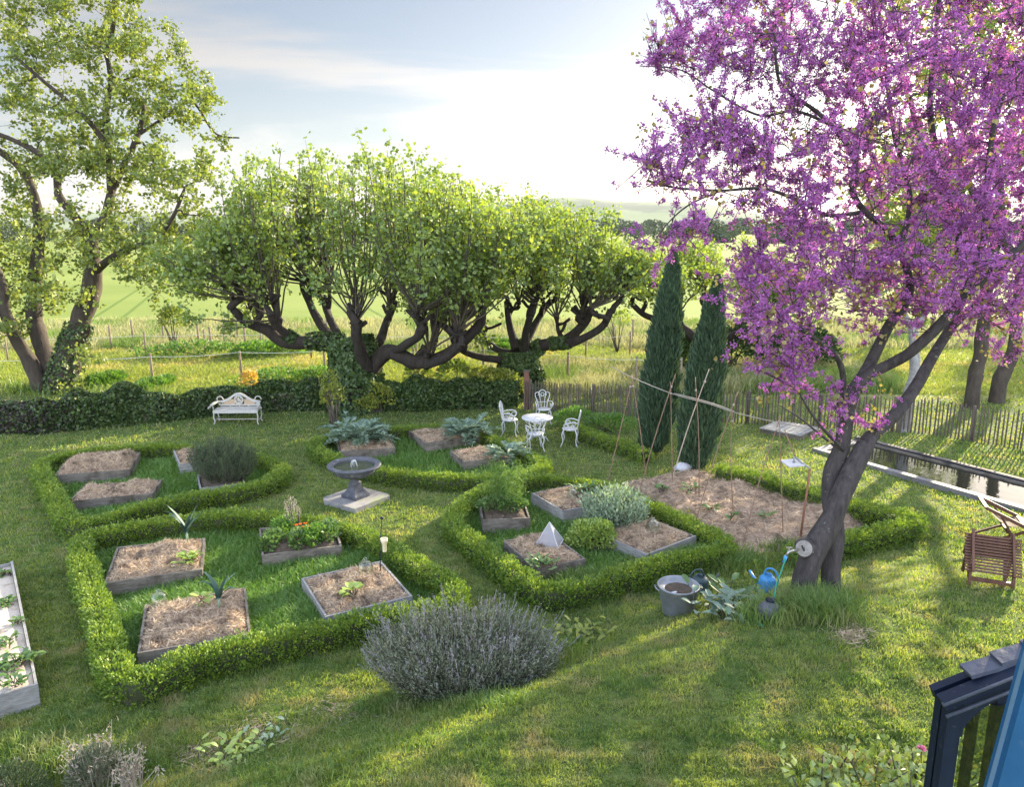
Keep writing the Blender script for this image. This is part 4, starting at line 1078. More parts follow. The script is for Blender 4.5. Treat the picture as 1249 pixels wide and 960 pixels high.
BEDS = {}
def raised_bed(key, px, label, h=.26, fill='straw', plank='plank', seed=0, heap=.07, rect=None):
    r = np.random.default_rng(100 + seed)
    c, u, v, lu, lv = rect or fit_rect(px, h)
    t = thing('raised_bed', c, label, 'raised bed', 'plank raised beds')
    th = .032; Z = np.array([0, 0, 1.0])
    for s, ax, l, o in ((v, u, lu, lv), (-v, u, lu, lv), (u, v, lv, lu), (-u, v, lv, lu)):
        inn = 2 * th if abs(ax @ u) < .5 else 0
        q = c + s * (o / 2 - th / 2) + Z * (h / 2 - .01 + r.uniform(-.004, .012))
        g_ = Geo(); tl_ = r.normal() * .012
        axd = nrm(ax + Z * tl_); g_.box(q, (l - inn - .006 * (inn > 0), th, h), [axd, s, np.cross(axd, s)])
        part('board', g_, M[plank], t)
    iu, iv = lu - 2 * th - .01, lv - 2 * th - .01
    xs = np.linspace(-iu / 2, iu / 2, 46); ys = np.linspace(-iv / 2, iv / 2, 40)
    def zf(X, Y):
        e = np.minimum(np.minimum(X + iu / 2, iu / 2 - X), np.minimum(Y + iv / 2, iv / 2 - Y))
        k = np.clip(e / .22, 0, 1); k = k * (2 - k)
        p3 = np.stack([X + c[0] * 3, Y + c[1] * 3, 0 * X], -1)
        return h - .06 + k * (heap * (1.1 + .6 * wob(p3, 3.2, seed)) + (heap > .03) * (.04 * wob(p3, 7, seed + 1) + .022 * wob(p3, 16, seed + 2)))
    g_ = Geo()
    X, Y = np.meshgrid(xs, ys, indexing='ij')
    tmp = Geo().sheet(xs, ys, zf); V = tmp.v[0]
    Wv = c + V[:, :1] * u + V[:, 1:2] * v + V[:, 2:] * Z
    mats = {'straw': [M['straw'], M['straw_bits']], 'soil': [M['soil'], M['straw_bits']], 'sand': [M['sand'], M['straw_bits']]}[fill]
    F = tmp.f[0][0]
    if np.cross(u, v)[2] < 0: F = F[:, ::-1]
    g_.add(Wv, F, 0, None, True)
    if fill == 'straw':
        n = int(3200 * lu * lv)
        a, b = r.uniform(-iu / 2, iu / 2, n), r.uniform(-iv / 2, iv / 2, n)
        z = zf(a, b) + .008
        P = c + a[:, None] * u + b[:, None] * v + z[:, None] * Z
        D = rdir(r, n) * [1, 1, .55]
        g_.leaves(P, D, r.uniform(.05, .2, n), .07, .05, 1, None, r)
    part({'straw': 'straw_mulch', 'soil': 'soil', 'sand': 'sand'}[fill], g_, mats, t)
    def on(px_, py_):
        P = G(px_, py_, h + .02)
        return np.array([P[0], P[1], float(gz(P[0], P[1])) + h - .02 + heap * .6])
    BEDS[key] = (c, u, v, lu, lv, h, on)
    return t

raised_bed('A1', [(145, 710), (263, 690), (235, 657), (126, 671)], 'plank bed under straw with the upright leek in its back corner', seed=1, heap=.12)
raised_bed('A2', [(187, 797), (320, 768), (287, 722), (160, 742)], 'plank bed under straw nearest the hedge corner, with a leaning leek', seed=2, heap=.10)
raised_bed('A3', [(333, 675), (431, 663), (392, 636), (303, 644)], 'plank bed packed with green plants and orange marigolds', seed=3, fill='soil', h=.27)
raised_bed('A4', [(402, 748), (508, 727), (461, 688), (362, 707)], 'plank bed under straw with a glass bell and small squash plant', seed=4, heap=.1, plank='plank_light')
raised_bed('B1', [(81, 579), (172, 571), (158, 552), (72, 561)], 'straw covered plank bed at the back left of the far left hedge', seed=5, heap=.16)
raised_bed('B2', [(98, 609), (198, 599), (186, 586), (91, 594)], 'straw covered plank bed just behind the front of the far left hedge', seed=6, heap=.12)
raised_bed('B3', [(224, 567), (256, 562), (243, 544), (206, 548)], 'small straw covered plank bed partly behind the rosemary bush', seed=7, plank='plank_light')
raised_bed('B4', [(249, 594), (304, 588), (288, 574), (235, 580)], 'plank bed filled by the big rosemary bush', seed=8, fill='soil', plank='plank_light', h=.22)
raised_bed('C1', [(420, 553), (487, 545), (470, 530), (405, 535)], 'plank bed under the left artichoke inside the oval hedge', seed=9)
raised_bed('C2', [(521, 540), (585, 534), (562, 517), (496, 526)], 'straw covered plank bed at the back of the oval hedge, beside the right artichoke', seed=10)
raised_bed('C3', [(569, 563), (622, 557), (603, 543), (546, 549)], 'straw covered plank bed at the front right of the oval hedge', seed=11)
raised_bed('D1', [(579, 640), (648, 629), (638, 610), (592, 606)], 'plank bed holding the feathery fennel', seed=12, fill='soil', h=.28)
raised_bed('D2', [(691, 624), (736, 614), (703, 590), (644, 600)], 'straw covered plank bed with a small glass bell, behind the net pyramid bed', seed=13, plank='plank_light', h=.3)
raised_bed('D3', [(657, 696), (704, 679), (680, 650), (612, 660)], 'straw covered plank bed with the white net pyramid on it', seed=14, heap=.1)
raised_bed('D4', [(784, 674), (843, 657), (800, 632), (737, 652)], 'straw covered plank bed under the silver grey sage bush', seed=15, plank='plank_light', heap=.1)
q1, q2 = G(46, 834, .3), G(16, 688, .3)
v_ = q2 - q1; lv_ = float(np.hypot(v_[0], v_[1])); v_ = np.array([v_[0], v_[1], 0]) / lv_; u_ = np.array([v_[1], -v_[0], 0])
c_ = (q1 + q2) / 2 - u_ * 1.1; c_[2] = float(gz(c_[0], c_[1]))
raised_bed('L', None, 'long plank bed filled with pale sand, cut by the left edge', seed=16, fill='sand', plank='plank_light', h=.3, heap=.02, rect=(c_, u_, v_, 2.2, lv_))

# straw plot for the beans
r = np.random.default_rng(61)
pc = PLOT.mean(0); xs = np.linspace(PLOT[:, 0].min(), PLOT[:, 0].max(), 90); ys = np.linspace(PLOT[:, 1].min(), PLOT[:, 1].max(), 90)
X, Y = np.meshgrid(xs, ys, indexing='ij')
def plot_h(x, y):
    p3 = np.stack([x, y, 0 * x], -1)
    e = np.full(np.shape(x), 9.0)
    for k in range(len(PLOT)):
        a, b = PLOT[k], PLOT[(k + 1) % len(PLOT)]; ab = b - a
        tt = np.clip(((x - a[0]) * ab[0] + (y - a[1]) * ab[1]) / (ab @ ab), 0, 1)
        e = np.minimum(e, np.hypot(x - a[0] - tt * ab[0], y - a[1] - tt * ab[1]))
    e = np.where(inpoly(x, y, PLOT), e, -e)
    return gz(x, y) + np.clip((e + .1) / .5, -.3, 1) * .15 + np.clip(e / .5, 0, 1) * (.10 * wob(p3, 2.3, 1) + .05 * wob(p3, 6.5, 2) + .02 * wob(p3, 17, 3))
g_ = Geo().sheet(xs, ys, plot_h)
n = 15000
a, b = r.uniform(xs[0], xs[-1], n), r.uniform(ys[0], ys[-1], n); q = inpoly(a, b, PLOT); a, b = a[q], b[q]; n = len(a)
g_.leaves(np.stack([a, b, plot_h(a, b) + .01], -1), rdir(r, n) * [1, 1, .4], r.uniform(.08, .26, n), .06, .05, 1, None, r)
solo('straw_plot', g_, [M['straw'], M['straw_bits']], (pc[0], pc[1], 0), 'lumpy straw mulch spread over the bean plot under the canes', 'mulch', kind='stuff')
r = np.random.default_rng(62)
for k, (px, py, w_) in enumerate([(1040, 775, 30), (415, 868, 44), (320, 890, 50), (250, 920, 50)]):
    n = 420
    P = G(r.normal(px, w_ * .5, n), r.normal(py, w_ * .2, n), .025)
    g_ = Geo().leaves(P, rdir(r, n) * [1, 1, .3], r.uniform(.05, .14, n), .06, .05, 0, None, r)
    solo('dry_grass', g_, M['straw_bits'], P.mean(0), 'scattered patch of raked dry grass on the lawn and bank', 'dry grass', kind='stuff') if k == 0 else None
    if k == 0: acc = Geo()
    else: acc.v += [v_ for v_ in g_.v]; acc.f += [(f_[0] + acc.n, f_[1], f_[2], f_[3]) for f_ in g_.f]; acc.n += g_.n
solo('dry_grass', acc, M['straw_bits'], (0, 8, 0), 'raked dry grass lying in patches on the bank in the foreground', 'dry grass', kind='stuff')

# ------------------------------------------------------------------ plants in the beds
M['leek'] = leafmat('leek_blade', (.05, .105, .085), (.10, .17, .14), trans=.12, gloss=.03)
M['silver'] = leafmat('artichoke_leaf', (.10, .17, .12), (.20, .28, .21), trans=.25, gloss=.05)
M['sage'] = leafmat('sage_leaf', (.20, .29, .19), (.34, .43, .31), trans=.3, gloss=.04)
M['fennel'] = leafmat('fennel_frond', (.10, .20, .035), (.19, .30, .06), trans=.4)
M['herb'] = leafmat('herb_leaf', (.06, .14, .03), (.13, .22, .05), trans=.35, gloss=.06)
M['squash'] = leafmat('squash_leaf', (.20, .32, .06), (.33, .42, .10), trans=.4, gloss=.06)
M['rosemary'] = leafmat('rosemary_leaf', (.045, .075, .04), (.10, .14, .065), trans=.2, gloss=.03)
M['lav'] = leafmat('lavender_leaf', (.10, .13, .075), (.265, .295, .20), trans=.2, gloss=.03, tint=(1, 1, .8))
M['lav_bud'] = leafmat('lavender_bud', (.165, .16, .165), (.30, .29, .30), trans=.2, gloss=.02, tint=(1, 1, 1))
M['drystem'] = leafmat('dry_stem', (.30, .25, .19), (.48, .42, .34), trans=.15, gloss=.02, tint=(1, 1, 1))
M['orange'] = leafmat('marigold', (.75, .16, .01), (.85, .25, .02), trans=.3)
M['pink'] = leafmat('rose_petal', (.75, .22, .40), (.82, .35, .5), trans=.3, gloss=.04, tint=(1, .9, .95))
M['rose_leaf'] = leafmat('rose_leaf', (.16, .25, .05), (.32, .38, .09), trans=.4, gloss=.08, c3=(.35, .20, .08))

def strap_leaf(geo, base, dirv, L, w, bend, r, n=7, mat=0, rnd=.5, ratio=None):
    """a long arching channelled leaf"""
    d = nrm(np.asarray(dirv, float)); hz_ = nrm(np.array([d[0], d[1], 1e-3]))
    s = nrm(np.cross(d, [0, 0, 1.0]) if abs(d[2]) < .98 else np.array([1.0, 0, 0]))
    t = np.linspace(0, 1, n)
    P = np.asarray(base) + d * (t * L)[:, None] + (hz_ * .5 - np.array([0, 0, 1.0])) * (bend * L * t ** 2.4)[:, None]
    wd = w * (np.sin(np.clip(t * .93 + .07, 0, 1) * math.pi) ** .6 if ratio == 'oval' else np.minimum(1, 1.15 * (1 - t) ** .6 + .03))
    V = np.concatenate([P - s * wd[:, None] / 2 + np.array([0, 0, .2]) * wd[:, None], P, P + s * wd[:, None] / 2 + np.array([0, 0, .2]) * wd[:, None]])
    i = np.arange(n - 1)
    F = np.concatenate([np.stack([i, n + i, n + i + 1, i + 1], -1), np.stack([n + i, 2 * n + i, 2 * n + i + 1, n + i + 1], -1)])
    geo.add(V, F, mat, np.full(len(F), rnd), True)

def leek(px, py, bed, label, h, seed, lean=0.0, k=9):
    r = np.random.default_rng(seed); b = BEDS[bed][6](px, py)
    t = thing('leek', b, label, 'leek', 'leeks going over in the straw beds')
    g1 = Geo()
    part('shank', g1.tube([b, b + [0, 0, h * .3]], [.022, .018], 8), M['sage'], t)
    for q in range(k):
        g_ = Geo(); a = q * math.pi + r.normal() * .45
        strap_leaf(g_, b + [0, 0, h * .22 + .012 * q], [math.cos(a) * .5 + lean, math.sin(a) * .35, 1.1], h * r.uniform(.6, .95), .075, r.uniform(0, .45), r, rnd=r.random())
        part('leaf_blade', g_, M['leek'], t)
leek(229, 664, 'A1', 'upright blue green leek in the back corner of a straw bed', .66, 3, 0, 11)
leek(268, 744, 'A2', 'smaller leaning blue green leek with drooping blades, in the nearest straw bed', .58, 4, .15, 7)

def leafy_plant(px, py, bed, label, name, cat, mat, n, L, w, r0, seed, group=None, dz=0, tilt=.9, base=None, stem=None, oval='oval'):
    """a plant of separate broad leaves on stalks"""
    r = np.random.default_rng(seed)
    b = base if base is not None else (BEDS[bed][6](px, py) if bed else at(px, py, dz))
    t = thing(name, b, label, cat, group)
    g_ = Geo(); s_ = Geo()
    for q in range(n):
        a = r.uniform(0, 2 * math.pi); e = r.uniform(.25, 1)
        d = np.array([math.cos(a) * tilt * e, math.sin(a) * tilt * e, r.uniform(.35, 1.0)])
        o = np.asarray(b) + [r.normal() * r0, r.normal() * r0, 0]
        p1 = o + nrm(d) * L * r.uniform(.4, .75)
        s_.sticks([o], [p1], .008, .005, 4)
        strap_leaf(g_, p1, d * [1, 1, .35], L * r.uniform(.55, 1), w * r.uniform(.7, 1.15), r.uniform(.05, .4), r, 5, rnd=r.random(), ratio=oval)
    part('leaves', g_, M[mat], t); part('stem', s_, M['twig'] if stem is None else M[stem], t)
    return t

leafy_plant(233, 687, 'A1', 'small bright green seedling clump in front of the upright leek', 'seedling', 'plant', 'squash', 30, .16, .075, .07, 5)
leafy_plant(245, 735, 'A2', 'small green squash plant left of the leaning leek', 'squash_plant', 'plant', 'squash', 7, .15, .10, .04, 6)
leafy_plant(432, 728, 'A4', 'young squash plant with big pale leaves in front of the rain gauge', 'squash_plant', 'plant', 'squash', 9, .17, .125, .05, 7)
leafy_plant(660, 690, 'D3', 'low dark herb at the front edge of the net pyramid bed', 'herb', 'herb', 'herb', 60, .12, .06, .1, 8)
leafy_plant(712, 600, 'D2', 'green lettuce like clump at the back of the small glass bell bed', 'herb', 'herb', 'herb', 44, .16, .06, .1, 9)

c, u, v, lu, lv, h, on = BEDS['A3']
r = np.random.default_rng(12)
for k in range(5):
    o = c + u * (k / 4 - .5) * lu * .72 + v * r.uniform(-.28, .28) * lv + [0, 0, h]
    shrub('herb', [(o[0], o[1], o[2] + .05, lu * .16, lv * .3, .17 + .05 * (k % 2))], M['herb'] if k % 2 == 0 else M['lush'], .07,
          ['dense green herb at the left end of the marigold bed', 'pale feathery herb second from the left in the marigold bed', 'leafy green herb in the middle of the marigold bed', 'dark leafed herb just right of the marigolds', 'grey green lavender like herb at the right end of the marigold bed'][k], 'herb', 700)
for k, (px, py) in enumerate([(367, 651), (371, 655), (376, 654), (362, 652), (373, 650)]):
    b = on(px, py) + [0, 0, .17]
    g_ = Geo(); q = 26; ang = r.uniform(0, 6.28, q)
    g_.leaves(b + np.stack([np.cos(ang) * .02, np.sin(ang) * .02, r.uniform(0, .014, q)], -1), np.stack([np.cos(ang), np.sin(ang), .5 + 0 * ang], -1), .034, .6, .1, 0, None, r)
    t = thing('marigold', b - [0, 0, .18], 'small orange marigold flower in the crowded green bed', 'flower', 'orange marigolds')
    part('petals', g_, M['orange'], t); part('stem', Geo().sticks([b - [0, 0, .18]], [b], .005, .004), M['herb'], t)
b = on(353, 652); shrub('dry_stalks', [(b[0], b[1] + .25, b[2] + .3, .16, .14, .28)], M['drystem'], .04, 'wispy dry brown seed stalks at the back of the marigold bed', 'plant', 420, .2)

# rosemary: upright dark wands
def wand_bush(base, wands, h, spread, mat, label, name, cat, seed, leaf=.03, per=60, dome=None, tips=None, jit=.02, ratio=.22, lnr=(.7, 1.1)):
    r = np.random.default_rng(seed); b = np.asarray(base, float)
    t = thing(name, b, label, cat)
    a = r.uniform(0, 2 * math.pi, wands); q = r.random(wands) ** .5
    B = b + np.stack([np.cos(a) * q * spread[0] * .45, np.sin(a) * q * spread[1] * .45, 0 * a], -1)
    ln = h * np.sqrt(np.maximum(1 - .55 * q ** 2, .1)) * r.uniform(*lnr, wands)
    Tp = b + np.stack([np.cos(a) * q * spread[0], np.sin(a) * q * spread[1], ln], -1) + r.normal(size=(wands, 3)) * .05 * h
    Md = (B + Tp) / 2 + np.stack([np.cos(a) * q * spread[0] * .13, np.sin(a) * q * spread[1] * .13, 0 * a], -1)
    s_ = Geo().sticks(B, Md, .007, .005, 3).sticks(Md, Tp, .005, .002, 3)
    g_ = Geo(); f = r.uniform(0, 1, (wands, per))[..., None] ** .6
    P = ((1 - f) ** 2 * B[:, None] + 2 * f * (1 - f) * Md[:, None] + f ** 2 * Tp[:, None] + r.normal(size=(wands, per, 3)) * jit).reshape(-1, 3)
    D = nrm(np.repeat(nrm(Tp - B), per, 0) + .8 * rdir(r, wands * per))
    rn = np.clip(np.repeat(r.normal(.5, .22, wands), per) + r.normal(size=wands * per) * .15, 0, 1)
    g_.leaves(P, D, leaf * r.uniform(.7, 1.3, wands * per), ratio, .08, 0, rn, r)
    part('stem', s_, M['twig'], t); part('foliage', g_, mat, t)
    if tips:
        k = r.random(wands) < tips[1]; n = k.sum()
        E = Tp[k]; d = nrm(Tp[k] - Md[k] + r.normal(size=(n, 3)) * .05)
        E2 = E + d * r.uniform(.1, .24, n)[:, None]
        g2 = Geo().sticks(E, E2, .003, .002, 3)
        f = r.uniform(.45, 1.1, (n, 9))[..., None]
        P = (E[:, None] * (1 - f) + E2[:, None] * f + r.normal(size=(n, 9, 3)) * .007).reshape(-1, 3)
        g2.leaves(P, rdir(r, len(P)) + [0, 0, 1], .026, .45, .2, 0, None, r)
        part('flower_spikes', g2, tips[0], t)
    return t
b = BEDS['B4'][0]
wand_bush(b + [.05, .05, .1], 330, 1.0, (.78, .5), M['rosemary'], 'big dark upright rosemary bush inside the far left hedge', 'rosemary_bush', 'rosemary', 5, .055, 60, ratio=.22, jit=.035)
b = at(566, 846)
wand_bush(b + [0, .25, -.05], 1900, .84, (1.18, .74), M['lav'], 'wide grey lavender bush with dried flower spikes on the bank in the foreground', 'lavender_bush', 'lavender', 6, .04, 42, tips=(M['lav_bud'], .2), ratio=.24, jit=.03, lnr=(.55, 1.1))
for k, (px, dz) in enumerate([(520, 0), (610, .05)]):
    pass

# fennel, sage, yellow shrub
b = BEDS['D1'][6](614, 618)
t = thing('fennel', b, 'tall feathery bright green fennel in the wedge shaped bed', 'fennel')
r = np.random.default_rng(15); g_ = Geo(); s_ = Geo()
for k in range(60):
    a = r.uniform(0, 6.28); o = b + [math.cos(a) * .1, math.sin(a) * .1, 0]; e = b + [r.normal() * .22, r.normal() * .18, r.uniform(.35, .88)]
    s_.sticks([o], [e], .008, .003, 4)
    n = 130; f = r.uniform(.3, 1.1, n)[:, None]
    g_.leaves(o * (1 - f) + e * f + r.normal(size=(n, 3)) * .055, rdir(r, n) + [0, 0, .7], r.uniform(.05, .10, n), .10, .05, 0, None, r)
part('stem', s_, M['fennel'], t); part('fronds', g_, M['fennel'], t)
b = BEDS['D1'][0]; shrub('parsley', [(b[0], b[1] - .1, .42, .5, .3, .17)], M['herb'], .06, 'low dark parsley spilling round the foot of the fennel', 'herb', 1800)
b = BEDS['D4'][6](754, 640)
wand_bush(b + [-.05, .1, -.12], 210, .78, (.62, .52), M['sage'], 'rounded silver grey sage bush beside the pale plank', 'sage_bush', 'sage', 8, .075, 40, ratio=.36, jit=.05)
b = at(722, 672); shrub('golden_shrub', [(b[0], b[1], .28, .42, .36, .3), (b[0] + .15, b[1] - .1, .42, .25, .22, .2)], M['squash'], .07, 'small bright yellow green shrub between the net pyramid and the sage', 'shrub', 2600)
# artichokes
def artichoke(px, py, bed, label, n, L, seed, s=1.0):
    r = np.random.default_rng(seed); b = BEDS[bed][6](px, py) if bed else at(px, py, .1)
    t = thing('artichoke_plant', b, label, 'artichoke', 'silver leaved artichokes in the oval hedge'); g_ = Geo(); g2 = Geo()
    for k in range(n):
        a = r.uniform(0, 6.28); el = r.uniform(.25, 1.3)
        d = nrm([math.cos(a), math.sin(a), el]); LL = L * r.uniform(.7, 1.1)
        bend = r.uniform(.3, .8) * .6; hzv = nrm([d[0], d[1], 0]); sdv = nrm(np.cross(d, [0, 0, 1]))
        tt = np.linspace(.1, 1, 12)
        mid = b + d * (tt * LL)[:, None] + (hzv * .4 - np.array([0, 0, 1])) * (bend * LL * tt ** 2.2)[:, None]
        g2.sticks(mid[:-1], mid[1:], .010, .008, 3)
        for sg in (-1, 1):      # deeply cut leaflets
            P = mid[2:]; w_ = (.16 * L * np.sin(np.linspace(.35, 3.0, 10)) + .03)
            D = nrm(sdv * sg + d * .75 + r.normal(size=(10, 3)) * .12)
            g_.leaves(P + D * w_[:, None] * .5, D, w_ * 1.25, .42, .1, 0, None, r, normal=np.tile([0, 0, 1.0], (10, 1)))
    part('leaves', g_, M['silver'], t); part('ribs', g2, M['sage'], t)
artichoke(437, 538, 'C1', 'left silver green artichoke clump in the oval hedge', 52, .95, 1)
artichoke(572, 531, 'C2', 'right blue green artichoke clump beside the straw bed in the oval hedge', 46, .85, 2)
artichoke(620, 556, 'C3', 'smaller grey green artichoke clump at the right tip of the oval hedge', 32, .62, 3)
artichoke(423, 529, None, 'paler upright artichoke shoot behind the left clump in the oval hedge', 14, .8, 4)

# sprawling plants in the sand bed
for k, (px, py, s_, lab) in enumerate([(4, 700, .7, 'green seedling at the back of the sand bed'), (6, 735, .9, 'creeping plant second from the back in the sand bed'), (22, 757, .4, 'tiny seedling by the right plank of the sand bed'), (4, 785, .9, 'leafy seedling at the middle of the sand bed'), (10, 812, 1.5, 'largest leafy strawberry plant in the sand bed'), (32, 803, .9, 'leafy runner hanging over the right plank of the sand bed'), (18, 832, .7, 'small leafy plant at the front of the sand bed')]):
    leafy_plant(px, py, 'L', lab, 'seedling', 'plant', 'herb', int(12 + 22 * s_), .07 + .04 * s_, .05 + .012 * s_, .075 * s_, 40 + k, 'seedlings in the sand bed')

# glass cloches
def cloche(px, py, bed, label, rad, hh, seed, base=None):
    b = BEDS[bed][6](px, py) if base is None else base
    t = thing('glass_cloche', b, label, 'glass cloche', 'glass bell cloches')
    prof = [(rad, 0), (rad * .98, hh * .35), (rad * .86, hh * .62), (rad * .6, hh * .82), (rad * .2, hh * .92), (rad * .12, hh * .93)]
    part('bell', Geo().lathe(smoothpath(prof, 18), 28, b), M['glass'], t)
    part('knob', Geo().lathe([(.012, hh * .92), (.03, hh * .97), (.034, hh * 1.03), (.02, hh * 1.08), (.001, hh * 1.09)], 16, b), M['glass'], t)
cloche(195, 742, 'A2', 'pale green glass bell on the left edge of the nearest straw bed', .125, .25, 1)
cloche(446, 703, 'A4', 'clear glass bell standing in the straw left of the rain gauge', .125, .27, 2)
cloche(698, 607, 'D2', 'small glass bell on the straw of the bed behind the net pyramid', .11, .2, 3)
cloche(796, 650, 'D4', 'frosted glass bell on the straw right of the sage bush', .12, .25, 4)

# net pyramid
b = BEDS['D3'][6](670, 662)
t = thing('net_pyramid', b, 'white netting pyramid cover standing on a straw bed', 'plant cover')
q = .29; ang = .5; Cn = [b + [q * math.cos(ang + k * math.pi / 2), q * math.sin(ang + k * math.pi / 2), -.02] for k in range(4)]; ap = b + [0, 0, .36]
g_ = Geo()
for k in range(4): g_.add([Cn[k], Cn[(k + 1) % 4], ap], [[0, 1, 2]])
part('net', g_, M['net'], t)
g_ = Geo()
for k in range(4): g_.sticks([Cn[k], Cn[k]], [ap, Cn[(k + 1) % 4]], .006, .006, 6)
part('wire_frame', g_, M['white'], t)

# rain gauge on a stake, thin stake in the sage bed
b = BEDS['A4'][6](464, 699)
t = thing('rain_gauge', b, 'yellowish rain gauge clipped to a thin dark stake in a straw bed', 'rain gauge')
z1 = .62
part('stake', Geo().tube([b, b + [.01, 0, .45], b + [.055, 0, .88]], .008, 6), M['navy_paint'], t)
part('finial', Geo().lathe([(.001, -.03), (.025, -.01), (.028, .01), (.001, .035)], 12, b + [.055, 0, .9]), M['navy_paint'], t)
part('funnel', Geo().lathe([(.03, 0), (.034, .13), (.055, .17), (.058, .22), (.05, .22), (.028, .14), (.024, .01), (.001, .005)], 20, b + [.085, -.04, .36]), solid('gauge_plastic', (.50, .44, .28), (.58, .52, .36), rough=.3), t)
part('bracket', Geo().beam(b + [.03, 0, .5], b + [.085, -.04, .5], .02, .02), M['navy_paint'], t)

# ------------------------------------------------------------------ fountain
b = at(434, 612)
t = thing('stone_slab', b, 'pale square stone slab with chipped corner under the fountain', 'slab')
s2 = .52; rot = -.6
ol = np.array([[-s2, -s2 + .1], [-s2 + .12, -s2], [s2, -s2], [s2 + .02, s2 - .06], [s2 - .08, s2], [-s2, s2]]); rm = np.array([[math.cos(rot), -math.sin(rot)], [math.sin(rot), math.cos(rot)]])
part('slab_block', Geo().prism(ol @ rm.T + b[:2], .13, z0=b[2] - .02), M['slab'], t)
fb = b + [0, 0, .112]
t = thing('garden_fountain', fb, 'dark grey cast stone bowl fountain on a square pedestal, water bubbling', 'fountain')
t.scale = (.92, .92, 1)
g_ = Geo(); sq = lambda a, z: [fb + np.r_[rm @ np.array(p) * a, z] for p in ((-1, -1), (1, -1), (1, 1), (-1, 1))]
lv = [(.225, 0), (.225, .07), (.17, .12), (.115, .2), (.10, .30)]
V = np.concatenate([sq(a, z) for a, z in lv]); F = []
for k in range(len(lv) - 1):
    for j in range(4): F.append([k * 4 + j, k * 4 + (j + 1) % 4, k * 4 + 4 + (j + 1) % 4, k * 4 + 4 + j])
g_.add(V, F); part('pedestal', g_, M['cast'], t)
part('stem', Geo().lathe([(.13, .29), (.145, .32), (.10, .34), (.085, .40), (.13, .45)], 24, fb), M['cast'], t)
bowl = part('bowl', Geo().lathe(smoothpath([(.10, .44), (.30, .47), (.45, .545), (.49, .62), (.50, .645), (.555, .655), (.60, .675), (.605, .70), (.57, .725), (.50, .715), (.46, .69), (.44, .62), (.30, .58), (.001, .57)], 60), 64, fb, flute=.0), M['cast'], t)
part('water_surface', Geo().lathe([(.447, .655), (.001, .656)], 40, fb), [solid('fountain_water', (.035, .045, .025), (.05, .06, .03), rough=.06, spec=.8, bump=.3, bscale=25)], bowl)
r = np.random.default_rng(3)
part('spout', Geo().tube([fb + [0, 0, .57], fb + [0, 0, .76]], [.014, .012], 8), M['navy_paint'], bowl)
g_ = Geo(); 
for k in range(9):
    a = k / 9 * 6.28; q = np.linspace(0, 1, 8); rr = r.uniform(.06, .13)
    g_.tube(np.stack([fb[0] + np.cos(a) * q * rr, fb[1] + np.sin(a) * q * rr, fb[2] + .76 + .05 * np.sin(q * math.pi) - .1 * q ** 2], -1), np.linspace(.012, .006, 8), 5)
part('water_jet', g_, clearmat('jet_water', (.9, .93, .95), .5, .1, .35, (.7, .72, .75)), bowl)

# ------------------------------------------------------------------ white bench
def arc(c, r0, a0, a1, n=14, ax=(0, 2)):
    a = np.linspace(a0, a1, n); P = np.tile(np.asarray(c, float), (n, 1)); P[:, ax[0]] += r0 * np.cos(a); P[:, ax[1]] += r0 * np.sin(a); return P
b = at(291, 516)
t = thing('garden_bench', b, 'ornate cream garden bench with a pierced round medallion, against the ivy wall', 'bench', rotz=.04)
t.scale = (.9, .9, .92)
g_ = Geo(); g_.box((0, 0, .45), (1.42, .46, .05)); g_.box((0, -.235, .425), (1.44, .03, .09)); part('seat', g_, M['cream'], t, True)
g_ = Geo()
xs = np.linspace(-.68, .68, 30); topz = .68 + .27 * np.exp(-(xs / .33) ** 2)
for k in range(29):
    g_.beam((xs[k], .23, topz[k] - .03), (xs[k + 1], .23, topz[k + 1] - .03), .04, .07)
g_.beam((-.62, .23, .55), (.62, .23, .55), .035, .04); g_.beam((-.62, .23, .49), (.62, .23, .49), .03, .02)
for x in (-.3, 0, .3): g_.box((x, .23, .52), (.03, .03, .08))
for sx_ in (-1, 1):
    g_.tube(arc((sx_ * .62, .23, .73), .10, -.3, 4.6), .018, 6); g_.tube(arc((sx_ * .60, .23, .60), .065, 0, 6.0), .016, 6)
back = part('backrest', g_, M['cream'], t, True)
g_ = Geo(); g_.tube(np.c_[.13 * np.cos(np.linspace(0, 6.28, 25)), np.full(25, .20), .72 + .13 * np.sin(np.linspace(0, 6.28, 25))], .028, 8)
for k in range(4):
    a = k * math.pi / 4; d = np.array([math.cos(a), 0, math.sin(a)]); g_.beam(np.array([0, .2, .72]) - d * .12, np.array([0, .2, .72]) + d * .12, .02, .022, up=(0, 1, 0))
g_.lathe([(.03, -.02), (.03, .02)], 12, (0, .2, .72)); part('medallion', g_, M['cream'], back, True)
